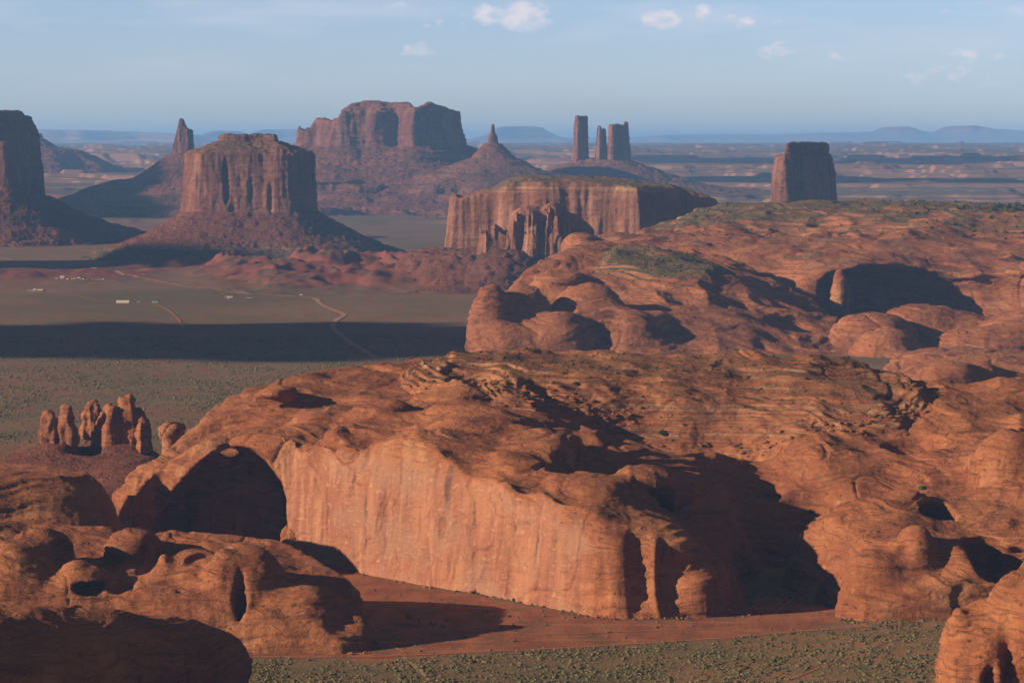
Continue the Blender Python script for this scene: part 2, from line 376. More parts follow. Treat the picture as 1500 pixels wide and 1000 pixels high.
def cliff_disp(p, n, k=1.0, amp=1.0, seed=0, talus_z=None):
    x, y, z = p[:, 0] / k, p[:, 1] / k, p[:, 2] / k
    r = 1 - np.abs(vn(x / 16, y / 16, z / 120, seed)) * 2.2
    r2 = vn(x / 7, y / 7, z / 45, seed + 3)
    r3 = fbm(x / 9, y / 9, z / 14, 3, seed + 6)
    big = vn(x / 42, y / 42, z / 90, seed + 4)
    led = vn(x / 90, y / 90, z / 3.6, seed + 8)
    led = np.sign(led) * np.abs(led) ** .5
    msk = sstep(-.35, .25, fbm(x / 55, y / 55, z / 80, 2, seed + 21))
    d = (r * 2.6 * msk + r2 * 1.3 + r3 * 1.6 + big * 3.5 + led * 1.1) * k * amp
    if talus_z is not None:
        m = sstep(talus_z - 4 * k, talus_z + 4 * k, p[:, 2])
        gul = 1 - np.abs(vn(x / 22, y / 22, z / 30, seed + 11)) * 2
        lg = vn(x / 120, y / 120, z / 5.5, seed + 13)
        blk = fbm(x / 5, y / 5, z / 5, 3, seed + 12)
        d = d * m + (1 - m) * (gul * 2.6 + blk * 3.2 + lg * 2.6) * k
    return d

def build(name, fn, lo, hi, vox, mat, disp, parent=None, scrub=None, split=None, wall=None):
    """mesh of a distance function; split = [(upper z, part name, material)] cuts it into parts by height"""
    p, q = mesh_from(fn, lo, hi, vox)
    n, fnr = vnormals(p, q)
    # face orientation: test against the distance function's outside
    if n[np.argmax(p[:, 2]), 2] < 0: q = q[:, ::-1]; n = -n; fnr = -fnr
    p = p + n * disp(p, n)[:, None]
    att = {'scrub': scrub(p, n) if scrub is not None else np.zeros(len(p))}
    if wall is not None: att['wall'] = wall(p, n)
    if not split:
        o = make_mesh(name, p, q, mat, parent, att); clock('%s %d' % (name, len(q))); return o
    zc = p[q].mean(1)[:, 2] + fbm(*(p[q[:, 0]].T / 60), 3, 4) * 6 * vox / 3
    prev = 1e9; outs = []
    for zt, pn, mt in split:
        sel = (zc < prev) & (zc >= zt); prev = zt
        if not sel.any(): continue
        qq = q[sel]; used = np.unique(qq); mp = np.zeros(len(p), np.int64); mp[used] = np.arange(len(used))
        o = make_mesh(pn, p[used], mp[qq], mt, parent, {k: v[used] for k, v in att.items()}); outs.append(o)
        m = o.data; m.normals_split_custom_set_from_vertices(vnormals(p, q)[0][used].tolist()) if len(used) < 120000 else None
    clock('%s %d' % (name, len(q)))
    return outs

# the ground height; everything stands on this
HAZE_TOP = 640.0
def ground(x, y):
    x = np.asarray(x, float); y = np.asarray(y, float)
    u = 750 + F * x / np.maximum(y, 100)
    z = fbm2(x / 420, y / 420, 3, 2) * 2.0 * sstep(2600, 4000, y) + fbm2(x / 50, y / 50, 3, 4) * .35
    # red badlands below the big butte and the long mesa
    b = np.exp(-((y - 7650) / 620) ** 2) * sstep(240, 420, u) * (1 - sstep(760, 900, u)) + .8 * np.exp(-((y - 8150) / 250) ** 2) * sstep(60, 300, u) * (1 - sstep(500, 760, u)) + .3 * np.exp(-((y - 7700) / 330) ** 2) * (1 - sstep(120, 300, u))
    rg = 1 - np.abs(fbm2(x / 150, y / 190, 4, 11)) * 2.6
    z = z + b * np.maximum(rg * 30 + 10 + fbm2(x / 33, y / 33, 3, 13) * 7, 0)
    # far country climbs in broken steps
    far = sstep(10500, 13500, y)
    base = np.interp(y, [0, 11000, 14000, 20000, 30000, 45000, 70000, 130000], [0, 0, 40, 150, 212, 246, 275, 292])
    n = fbm2(x / 2600, y / 1500, 5, 21) + .5 * fbm2(x / 500, y / 420, 3, 24)
    amp = np.interp(y, [0, 11000, 14000, 25000, 60000, 90000], [0, 0, 60, 120, 90, 15])
    raw = base + n * amp
    stepz = np.interp(y, [0, 14000, 40000], [16, 20, 30])
    q = raw / stepz; fr = q - np.floor(q)
    ter = (np.floor(q) + sstep(.80, .97, fr)) * stepz
    z = z + far * (raw * .12 + ter * .88)
    return z

# ================================================================== NEAR ROCK
def hp(l): return [(*P(u, v, z), z) for (u, v, z) in l]
def pxy(l): return [P(u, v, z) for (u, v, z) in l]

# ---- the long sandstone mesa with the arched alcove
mesaH = RBF(hp([
    (240,640,77),(205,680,60),(175,735,38),(190,740,45),(215,705,61),(165,760,30),(300,612,94),(370,575,115),(450,547,128),(570,532,134),(700,530,134),(850,533,132),(1000,540,130),(1180,545,128),(1290,560,120),(1350,582,113),(1500,618,98),(1620,625,95),
    (300,640,84),(385,640,88),(430,655,85),(490,650,90),(560,645,95),(620,632,103),(660,650,100),(700,685,86),(780,718,76),(870,742,69),
    (500,600,108),(440,600,104),(640,600,112),(760,600,110),(640,565,122),(800,640,97),(820,600,108),(850,690,79),(930,730,68),(1000,760,57),(1050,790,44),
    (930,650,76),(960,690,57),(1040,720,40),(1110,765,27),(1150,830,6),(1190,800,18),
    (900,580,113),(1000,590,108),(1050,640,88),(1050,680,72),(1120,720,54),(1160,745,45),
    (1200,600,104),(1200,640,90),(1200,690,68),(1300,600,104),(1300,640,86),(1300,690,66),(1400,640,90),(1400,700,68),(1500,660,86),(1500,700,72),(1620,700,74)]), lam=60)
mesaP = pxy([(150,806,0),(168,828,0),(180,826,0),(232,806,0),(262,810,0),(345,817,0),(425,823,0),(560,845,0),(700,869,0),(800,889,0),(870,903,0),(915,906,0),(1000,905,0),(1070,900,0)]) + \
    [(172,2300),(190,2400),(225,2420),(262,2380),(400,2400),(620,2400),(640,2900),(300,2930),(0,2900),(-120,2860),(-200,2760),(-270,2680),(-318,2600)]
capP = [Q(u, v, y)[:2] for (u, v, y) in [(585,530,2640),(610,545,2605),(680,552,2590),(700,540,2640),(725,560,2560),(790,566,2550),(800,556,2600),(900,560,2590),(1000,572,2570),(1100,574,2565),(1200,575,2560),(1330,580,2560),(1360,585,2620),(1330,580,2750),(1000,540,2800),(700,530,2790),(600,530,2740)]]
mesa_dom = [E_(400,655,2475,46,20,22,.3), E_(445,640,2500,30,16,16), E_(470,610,2560,34,14,26), E_(405,575,2600,24,9,18), E_(560,600,2520,36,12,20), E_(590,655,2390,30,16,12), E_(520,640,2440,40,16,16),
            E_(700,625,2440,60,26,40,.3), E_(800,655,2370,50,30,35), E_(870,720,2255,55,28,35), E_(760,690,2310,45,30,30), E_(660,580,2590,50,14,24), E_(950,700,2290,36,20,22),
            E_(900,790,2195,40,40,26), E_(960,800,2185,50,38,26), E_(1020,860,2172,26,46,16), E_(990,720,2300,30,22,20), E_(1480,680,2400,60,40,40),
            E_(445,800,2450,30,34,10)]
def arch_pt(u, v): x, y, z = Q(u, v, 2480); return (x, z)
archP = smooth_poly([arch_pt(u, v) for u, v in [(425,815),(428,760),(422,715),(405,688),(385,665),(365,655),(345,652),(320,658),(300,668),(278,690),(255,715),(235,745),(216,780),(204,830),(204,880),(425,880)]], 2)
mesa_cut = [E_(462,812,2440,14,22,8), E_(893,862,2166,10,40,14,.2), E_(860,800,2185,8,34,12,.3), E_(620,655,2378,16,14,8), E_(1010,640,2470,26,8,14), E_(920,612,2500,24,10,14), E_(1150,830,2290,72,92,70), E_(1130,850,2230,50,62,44),
            E_(1340,650,2520,48,26,34), E_(650,762,2298,7,24,4,.4)]
def mesa_fn(X, Y, Z):
    h = mesaH(X, Y)
    h = h - 9 * sstep(2480, 2600, Y)
    tt = (h + fbm2(X / 90, Y / 90, 2, 37) * 9 + X * .03) / 8.5; fr = tt - np.floor(tt)
    h = h + (sstep(.40, .62, fr) - fr) * 8.5 * .34 * sstep(-.5, .2, fbm2(X / 110, Y / 110, 2, 38))
    # the raised ledge of broken beds on top
    dc = -polyd(X, Y, capP) + fbm2(X / 30, Y / 30, 3, 31) * 10
    rise = np.clip(dc, 0, 60)
    h = h + 2.6 * (sstep(0, 2.5, rise) + sstep(5, 7.5, rise) + sstep(11, 13.5, rise) + sstep(19, 22, rise) + sstep(34, 37, rise))
    h = h + fbm2(X / 66, Y / 66, 3, 33) * 6 + (1 - np.abs(vn2(X / 38, Y / 38, 35)) * 2) * 2.5
    d = -polyd(X, Y, mesaP) + fbm2(X / 45, Y / 45, 2, 36) * 2.5
    steep = np.interp((X + 0 * Y), [40, 90, 170], [10, 3.6, 2.0])
    capd = np.maximum(d, -8) * steep
    back = sstep(2600, 2760, Y); capd = capd * (1 - back * .75)
    h = smin(h, capd, np.interp((X + 0 * Y), [-150, -60, 20, 90], [6.0, 10.0, 15.0, 18.0]))
    s = hdist(h, Z)
    for c, r, a in mesa_dom: s = smin(s, ell(X, Y, Z, c, (r[0], r[1] * 1.25, r[2] * .8), a), 17)
    # the alcove: an arch-shaped hollow with a rounded back
    if X.max() > -330 and X.min() < -140 and Y.max() > 2380 and Y.min() < 2600:
        rk = 2480.0 / Y; a2 = polyd(X * rk, (Z - HC) * rk + HC, archP)
        s = smax(s, -smax(a2, Y - 2552 + fbm2(X / 25, Z / 30, 3, 39) * 5 + 0 * a2, 22.0), 2.0)
    for c, r, a in mesa_cut: s = smax(s, -ell(X, Y, Z, c, r, a), 4.0)
    # the little window through the alcove roof
    wx, wy, wz = Q(337, 663, 2530)
    s = smax(s, -np.maximum(np.hypot((X - wx / wy * Y) / 9.0, (Z - HC - (wz - HC) / wy * Y) / 5.2) * 6 - 6, np.abs(Y - 2508) - 90), 1.5)
    px_, py_, pz_ = Q(300, 640, 2610)
    s = smax(s, -ell(X, Y, Z, (px_ - 12, 2600, 90), (62, 32, 26)), 5)
    return s
VX = 1.0
WALLF = lambda p, n: sstep(70, 40, p[:, 0] + fbm2(p[:, 0] / 30, p[:, 2] / 30, 3, 2) * 20) * sstep(2560, 2500, p[:, 1]) * sstep(-190, -165, p[:, 0]) * sstep(.75, .35, n[:, 2]) * sstep(2, -20, p[:, 2] + fbm(p[:, 0] / 25, p[:, 1] / 25, p[:, 2] / 40, 3, 8) * 14 - np.interp(p[:, 0], [-170, -80, -20, 0, 60], [88, 100, 92, 84, 66]))
def nose_flutes(p, n):
    m = sstep(45, 75, p[:, 0]) * sstep(2290, 2230, p[:, 1]) * sstep(.75, .35, n[:, 2])
    a = vn(p[:, 0] / 17, p[:, 1] / 40, p[:, 2] / 55 + p[:, 0] / 60, 61); b = vn(p[:, 0] / 7, p[:, 1] / 20, p[:, 2] / 24, 62)
    return m * ((1 - np.abs(a) * 3.2) * 3.8 + b * 1.4)
def mesa_scrub(p, n):
    d = -polyd(p[:, 0], p[:, 1], capP)
    return sstep(-4, 4, d) * .75
o = build('sandstone_mesa', mesa_fn, (-345, 2130, -7), (600, 2900, 165), 1.35 * VX, ROCK, lambda p, n: slick_disp(p, n, 1.0, .35, 1) + nose_flutes(p, n), scrub=mesa_scrub, wall=lambda p, n: WALLF(p, n))
tag(o, 'long orange sandstone mesa with a dark arched alcove and pale sunlit wall above red sand', 'mesa')

# ---- domes right of the dark cave
domeH = RBF(hp([(1322,718,69),(1250,742,57),(1180,764,41),(1400,760,52),(1230,800,40),(1280,800,44),(1350,800,44),(1450,800,44),(1410,722,62),(1500,760,58),(1500,690,78),(1600,700,80),(1600,800,52),(1300,870,16),(1400,870,18)]), lam=40)
domeP = pxy([(1222,890,0),(1228,904,0),(1262,910,0),(1310,910,0),(1400,908,0),(1500,905,0),(1700,905,0)]) + [(480,2440),(300,2400),(205,2380),(196,2300)]
dome_add = [E_(1325,735,2310,26,20,16), E_(1290,850,2175,55,50,24), E_(1340,830,2180,40,60,22), E_(1400,850,2178,24,56,20,.3), E_(1440,790,2240,40,26,22), E_(1475,800,2230,22,40,20), E_(1390,745,2360,40,22,24), E_(1480,690,2370,60,60,40)]
dome_cut = [E_(1440,830,2190,44,46,34), E_(1370,885,2168,22,34,16), E_(1325,805,2160,12,10,10), E_(1370,760,2290,30,26,26), E_(1490,860,2170,36,60,40)]
def dome_fn(X, Y, Z):
    h = domeH(X, Y) + fbm2(X / 50, Y / 50, 4, 43) * 5
    d = -polyd(X, Y, domeP) + fbm2(X / 30, Y / 30, 2, 46) * 3
    h = smin(h, np.maximum(d, -8) * 2.6, 18)
    s = hdist(h, Z)
    for c, r, a in dome_add: s = smin(s, ell(X, Y, Z, c, r, a), 7)
    for c, r, a in dome_cut: s = smax(s, -ell(X, Y, Z, c, r, a), 5)
    return s
o = build('rock_dome', dome_fn, (170, 2130, -7), (500, 2450, 110), 1.35 * VX, ROCK, lambda p, n: slick_disp(p, n, .9, .2, 5))
tag(o, 'smooth orange sandstone dome with hollows at its foot, right of the deep dark cave', 'rock dome')

def domes(name, adds, cuts, lo, hi, vox, mat, label, cat='rock', disp=None, prim=None, k=7, extra=None, scrub=None, group=None):
    def fn(X, Y, Z):
        s = 1e3
        for c, r, a in adds:
            e = (prim or ell)(X, Y, Z, c, r, a); s = e if isinstance(s, float) else smin(s, e, k)
        if extra is not None: s = extra(X, Y, Z, s)
        for c, r, a in cuts: s = smax(s, -ell(X, Y, Z, c, r, a), k * .6)
        return s
    o = build(name, fn, lo, hi, vox, mat, disp or (lambda p, n: slick_disp(p, n, .8, .3, 9)), scrub=scrub)
    tag(o, label, cat, group); return o

domes('rock_slab', [E_(436,806,2436,24,40,8,.3), E_(468,814,2426,26,30,8,.3), E_(422,800,2442,10,30,6), E_(492,822,2418,14,16,6)], [E_(452,822,2422,8,16,8)], (-190, 2395, -7), (-95, 2470, 40), .8 * VX, ROCK,
      'jagged pile of fallen rock leaning on the wall beside the arched alcove', 'fallen rock', k=3, disp=lambda p, n: fbm(p[:, 0] / 7, p[:, 1] / 7, p[:, 2] / 9, 4, 5) * 4.2)
# ---- low lumpy outcrop with the small window, lower left
lowH = RBF(hp([(-150,790,55),(0,790,55),(70,805,50),(140,800,50),(215,798,50),(290,825,43),(370,815,47),(420,835,42),(470,880,27),(520,910,15),(0,850,44),(100,850,38),(200,850,38),(300,850,40),(380,850,36),(0,900,25),(-150,900,25)]), lam=40)
lowP = pxy([(-300,955,0),(0,955,0),(200,953,0),(330,955,0),(430,957,0),(500,957,0),(540,952,0),(548,940,0)]) + [(-92, 2085), (-115, 2120), (-150, 2165), (-230, 2190), (-330, 2200), (-500, 2190)]
low_add = [E_(60,812,2075,50,40,26), E_(195,800,2110,40,24,24), E_(290,835,2065,46,32,22), E_(365,860,2045,55,60,24), E_(330,880,2035,26,76,14), E_(240,860,2055,14,50,10,.2), E_(120,880,2040,50,60,20), E_(440,900,2035,60,40,22), E_(520,930,2032,26,30,14), E_(20,850,2045,60,60,24)]
low_cut = [E_(100,808,2060,26,20,22), E_(218,822,2070,18,32,16), E_(262,888,2028,26,22,12), E_(352,880,2018,9,56,10), E_(130,860,2030,26,10,16), E_(295,818,2050,24,8,10), E_(175,850,2035,22,30,12)]
def low_fn(X, Y, Z):
    h = lowH(X, Y) + fbm2(X / 40, Y / 40, 4, 53) * 5
    d = -polyd(X, Y, lowP) + fbm2(X / 25, Y / 25, 2, 56) * 2
    h = smin(h, np.maximum(d, -8) * 3.2, 16)
    s = hdist(h, Z)
    for c, r, a in low_add: s = smin(s, ell(X, Y, Z, c, r, a), 11)
    for c, r, a in low_cut: s = smax(s, -ell(X, Y, Z, c, r, a), 3)
    return s
o = build('rock_outcrop', low_fn, (-480, 1990, -7), (-75, 2230, 85), 1.2 * VX, ROCK, lambda p, n: slick_disp(p, n, .7, .5, 7))
tag(o, 'low lumpy orange sandstone outcrop with a small window hole, in front of the arched alcove', 'rock outcrop')

domes('rock_knoll', [E_(25,758,2330,112,118,50), E_(85,800,2320,96,112,40), E_(-60,750,2330,120,118,60)], [], (-560, 2200, -7), (-200, 2450, 80), 1.4 * VX, ROCK,
      'rounded layered sandstone knoll with a shaded right flank, beside the arched alcove', 'rock', k=16, disp=lambda p, n: slick_disp(p, n, .8, .2, 12))
domes('rock_ridge', [E_(20,1010,1650,90,106,150,-.85), E_(-80,1010,1630,150,116,110,-.8), E_(85,1055,1665,80,130,120,-.8), E_(-150,1010,1640,200,120,80), E_(130,1100,1680,50,115,60,-.8), E_(-40,1250,1630,220,170,90)], [], (-420, 1500, -7), (-90, 1760, 95), 1.1 * VX, ROCK,
      'dark shaded sandstone ridge with a thin sunlit crest, nearest rock at the bottom left corner', 'rock', k=18, disp=lambda p, n: slick_disp(p, n, .7, .3, 14))
domes('rock_buttress', [E_(1440,990,1700,62,110,40), E_(1500,930,1700,56,96,40), E_(1470,960,1690,20,110,18), E_(1560,900,1720,80,110,50), E_(1405,1010,1690,26,120,22), E_(1520,1000,1680,24,130,20), E_(1480,1200,1700,110,200,60)],
      [E_(1478,985,1662,8,60,9), E_(1450,1000,1662,9,26,9)], (200, 1600, -7), (420, 1800, 100), 1.0 * VX, ROCK,
      'sunlit knobby sandstone buttress cut off by the picture edge beside the scrub flat', 'rock', k=8, disp=lambda p, n: slick_disp(p, n, .6, .8, 16))

# ---- pinnacles on the red mound
def blk(X, Y, Z, c, r, rot=0.0):    # blocky, slightly tapering pillar
    t = np.clip((Z - c[2]) / r[2] * .5 + .5, 0, 1); w = 1.12 - .42 * t ** 1.5
    lx = fbm2(Z / 9 + c[0], Z * 0 + c[1] / 7, 2, 3) * .8
    q = (np.abs((X - c[0] - lx) / (r[0] * w)) ** 3.4 + np.abs((Y - c[1]) / (r[1] * w * 1.2)) ** 3.4 + np.abs((Z - c[2]) / r[2]) ** 5) ** (1 / 3.4)
    return (q - 1) * min(r[0], r[1])
def pin(name, adds, cuts, label, seed, lo=None, hi=None, ex=10):
    cs = np.array([c for c, r, a in adds]); rs = np.array([max(r[0], r[1]) for c, r, a in adds]); rz = np.array([r[2] for c, r, a in adds])
    lo = (cs[:, 0] - rs).min() - ex, (cs[:, 1] - rs).min() - ex, -7; hi = (cs[:, 0] + rs).max() + ex, (cs[:, 1] + rs).max() + ex, (cs[:, 2] + rz).max() + ex
    return domes(name, adds, cuts, lo, hi, 1.0 * VX, ROCK, label, 'rock pinnacle', k=2.5, prim=blk, disp=lambda p, n: slick_disp(p, n, .5, 2.6, seed) + fbm(p[:, 0] / 8, p[:, 1] / 8, p[:, 2] / 22, 4, seed) * 3.4 + np.round(vn(p[:, 0] / 30, p[:, 1] / 30, p[:, 2] / 6, seed) * 2) * .6, group='sandstone pinnacles on the red mound')
PD = 3000
pin('rock_pinnacle', [E_(186,628,PD,17,52,13), E_(197,640,PD,15,44,11), E_(176,640,PD + 4,12,40,10)], [], 'tallest red sandstone pinnacle, broad and pointed, in the cluster on the mound', 21)
pin('rock_pinnacle', [E_(210,642,PD - 25,8,32,8)], [], 'small pinnacle leaning on the right foot of the tallest one', 22)
pin('rock_pinnacle', [E_(166,632,PD - 12,7,36,7), E_(160,645,PD - 12,7,26,7)], [], 'narrow pinnacle pressed against the left side of the tallest one', 23)
pin('rock_pinnacle', [E_(151,632,PD + 20,9,28,8), E_(146,640,PD + 20,6,20,6)], [], 'short stubby pinnacle in the gap left of the tallest one', 24)
pin('rock_pinnacle', [E_(136,612,PD + 60,12,26,10), E_(127,620,PD + 60,6,20,7), E_(146,618,PD + 60,6,22,7)], [], 'lumpy rounded pinnacle standing behind the middle of the cluster', 25)
pin('rock_pinnacle', [E_(160,612,PD + 50,6,20,7)], [], 'tiny round knob peeping between the tallest pinnacle and the lumpy one', 26)
pin('rock_pinnacle', [E_(97,628,PD - 5,10,35,8), E_(101,642,PD - 5,10,26,8)], [], 'slim upright slab, right one of the twin pinnacles at the left end', 27)
pin('rock_pinnacle', [E_(73,630,PD,12,28,9), E_(76,645,PD,11,24,9)], [], 'squat blocky pinnacle, left one of the twin pinnacles at the left end', 28)
def moundfn(X, Y, Z, s):
    return s
domes('rock_mound', [E_(110,735,2990,150,80,110), E_(40,760,2960,150,80,90), E_(200,740,2900,90,70,120), E_(190,790,2740,110,80,120), E_(182,686,2988,52,34,26), E_(88,684,2988,42,30,24), E_(135,700,3000,50,34,40)], [E_(130,668,2990,26,20,30)], (-560, 2560, -7), (-230, 3160, 60), 1.8 * VX, TALUS,
      'low red earth mound that carries the cluster of pinnacles', 'mound', k=20, disp=lambda p, n: fbm(p[:, 0] / 14, p[:, 1] / 14, p[:, 2] / 14, 4, 3) * 2.5)
domes('boulder', [E_(247,632,2720,14,15,12), E_(258,628,2720,14,10,12), E_(250,660,2720,14,30,12)], [], (-320, 2680, -7), (-250, 2760, 110), 1.1 * VX, ROCK,
      'dark round boulder just behind the sloping shoulder of the mesa', 'boulder', k=5)

# ================================================================== MIDDLE ROCK
def hq(l): return [Q(u, v, y) for (u, v, y) in l]
# ---- green topped mass with the big amphitheatre
frH = RBF(hq([(700,500,4840),(700,470,4920),(740,505,4860),(760,450,5050),(800,500,4880),(800,440,5080),(830,410,5180),(850,380,5300),(870,374,5350),(950,376,5380),(1040,396,5300),(870,398,5200),(950,405,5150),(1040,412,5130),(900,430,5050),(900,470,4930),(1000,440,5030),(1000,475,4900),(1000,500,4860),
      (1100,430,5120),(1100,480,4930),(1140,440,5200),(1200,500,4920),(1200,470,5100),(1300,545,4750),(1080,400,5350),(1130,415,5400),(880,500,4880)]), lam=60)
frP = pxy([(690,521,0),(740,525,0),(850,528,0),(1000,530,0),(1150,535,0),(1300,560,0)]) + [Q(1330,545,4700)[:2], Q(1230,480,5250)[:2], Q(1150,430,5500)[:2], Q(1090,395,5650)[:2], Q(900,375,5650)[:2], Q(800,390,5500)[:2], Q(730,430,5300)[:2], Q(690,500,5000)[:2]]
gcapP = [Q(u, v, y)[:2] for (u, v, y) in [(868,385,5200),(950,402,5120),(1050,410,5120),(1085,400,5350),(1000,380,5500),(900,374,5480)]]
fr_add = [E_(712,500,4850,26,70,26), E_(725,470,4860,18,50,22), E_(768,480,4900,44,66,44), E_(745,510,4830,36,32,24), E_(820,500,4850,50,40,40), E_(860,450,4950,50,36,40), E_(930,500,4850,30,40,22), E_(820,410,5150,34,14,40), E_(900,470,4900,70,20,40)]
fr_cut = [E_(823,452,4880,18,18,26), E_(895,455,4860,22,8,18), E_(1120,490,4860,22,18,24), E_(1170,470,5000,50,20,60)]
def fr_fn(X, Y, Z):
    h = frH(X, Y) + fbm2(X / 110, Y / 110, 4, 63) * 13 + (1 - np.abs(vn2(X / 70, Y / 70, 65)) * 2) * 5
    dc = -polyd(X, Y, gcapP); h = h + 9 * sstep(0, 25, dc)
    d = -polyd(X, Y, frP) + fbm2(X / 70, Y / 70, 3, 66) * 10
    h = smin(h, np.maximum(d, -15) * 2.6, 34)
    s = hdist(h, Z, vox=2.2)
    for c, r, a in fr_add: s = smin(s, ell(X, Y, Z, c, r, a), 34)
    for c, r, a in fr_cut: s = smax(s, -ell(X, Y, Z, c, r, a), 7)
    return s
gsc = lambda p, n: sstep(-12, 14, -polyd(p[:, 0], p[:, 1], gcapP))
o = build('slickrock_hill', fr_fn, (-90, 4600, -8), (680, 5750, 165), 2.2 * VX, ROCK_MID, lambda p, n: slick_disp(p, n, 1.7, .4, 31), scrub=gsc)
tag(o, 'pale orange slickrock hill with an oval green scrub cap and knobby end, behind the near mesa', 'rock hill')

# ---- high plateau behind it, with the amphitheatre
plH = RBF(hp([(870,350,120),(900,340,132),(1000,312,172),(1010,345,140),(1100,306,184),(1250,305,186),(1400,308,182),(1500,314,176),(1650,316,172),(1100,340,146),(1100,375,118),(1200,340,145),(1200,370,120),(1200,392,103),(1300,350,140),(1300,392,100),(1400,392,96),
    (1300,375,118),(1400,340,150),(1450,370,118),(1500,350,136)]) + hq([(900,345,7000),(1050,318,7400),(1250,314,7400),(1450,318,7500),(1650,322,7500),(1500,390,5650),(1500,430,5420),(1500,470,5300),(1650,390,5600),(1650,470,5300),(1020,380,5750),(930,370,5850),(1150,420,5560),(1480,450,5400),(1450,420,5550)]), lam=60)
plP = [Q(u, v, y)[:2] for (u, v, y) in [(850,400,5900),(900,400,5750),(1020,440,5550),(1150,470,5450),(1250,470,5480),(1400,470,5480),(1480,480,5350),(1500,500,5200),(1800,500,5100),(1800,320,7600),(1500,320,7500),(1250,306,7350),(1100,306,7250),(1000,310,6900),(900,330,6500),(850,350,6200)]]
amphi = [E_(1330,445,5560,150,62,150), E_(1455,442,5500,96,62,150), E_(1240,440,5540,60,44,80)]
pl_add = [E_(870,378,5950,40,24,80), E_(850,362,6150,30,22,80), E_(905,355,6200,40,14,80), E_(1016,345,6200,14,12,30), E_(1093,385,5850,10,18,20), E_(1230,435,5420,14,40,14), E_(1060,350,6150,40,22,60), E_(1000,380,5950,50,14,60)]
def pl_fn(X, Y, Z):
    h = plH(X, Y) + fbm2(X / 130, Y / 130, 4, 73) * 12 * sstep(7000, 6300, Y) + (1 - np.abs(vn2(X / 80, Y / 80, 75)) * 2) * 5 * sstep(6900, 6200, Y)
    tt = h / 9.0; h = h + (np.floor(tt) + sstep(.5, .9, tt - np.floor(tt)) - tt) * 5 * sstep(5900, 6300, Y) * sstep(7000, 6700, Y)
    d = -polyd(X, Y, plP) + fbm2(X / 90, Y / 90, 3, 76) * 14
    h = smin(h, np.maximum(d, -15) * 2.2, 34)
    s = hdist(h, Z, vox=2.8)
    for c, r, a in pl_add: s = smin(s, ell(X, Y, Z, c, r, a), 14)
    for c, r, a in amphi: s = smax(s, -ell(X, Y, Z, c, r, a), 6)
    s = smin(s, ell(X, Y, Z, *E_(1231,440,5450,13,42,18)), 6)
    return s
psc = lambda p, n: np.clip(sstep(6150, 6500, p[:, 1] + fbm2(p[:, 0] / 120, p[:, 1] / 120, 3, 5) * 220) + .5 * sstep(.1, .4, fbm2(p[:, 0] / 60, p[:, 1] / 60, 3, 9)), 0, 1)
o = build('plateau', pl_fn, (90, 5100, -8), (1750, 7650, 215), 3.0 * VX, ROCK_MID, lambda p, n: slick_disp(p, n, 1.8, .3, 33), scrub=psc)
tag(o, 'broad scrub-topped sandstone plateau with a huge shaded amphitheatre in its flank', 'plateau')

domes('rock_dome', [E_(1280,500,4950,66,42,70), E_(1350,500,5050,80,56,80), E_(1300,540,4800,60,60,60), E_(1420,510,5050,60,50,80), E_(1500,505,5000,70,52,80), E_(1600,500,5000,90,60,80), E_(1240,500,5000,30,20,40), E_(1440,540,4950,120,60,60), E_(1450,570,4450,170,52,420), E_(1360,560,4600,60,40,200)],
      [E_(1350,520,4850,26,30,30), E_(1330,480,4880,18,12,20)], (440, 3980, -8), (1100, 5250, 90), 2.4 * VX, ROCK_MID, 'row of joined rounded domes in front of the shaded amphitheatre', 'rock dome', k=14, disp=lambda p, n: slick_disp(p, n, 1.5, .9, 35))
domes('rock_dome', [E_(1390,580,3650,58,54,50), E_(1365,590,3620,44,44,40), E_(1440,585,3680,50,52,50), E_(1470,600,3700,60,60,50)],
      [], (420, 3480, -8), (660, 3850, 100), 1.7 * VX, ROCK, 'single rounded orange dome just behind the right end of the near mesa', 'rock dome', k=12, disp=lambda p, n: slick_disp(p, n, 1.1, .4, 37))
domes('rock_dome', [E_(1515,590,3550,34,36,40), E_(1530,620,3500,44,50,40)], [], (500, 3400, -8), (700, 3650, 90), 1.7 * VX, ROCK, 'small bright dome at the picture edge beyond the near mesa', 'rock dome', k=12, disp=lambda p, n: slick_disp(p, n, 1.0, .4, 38))

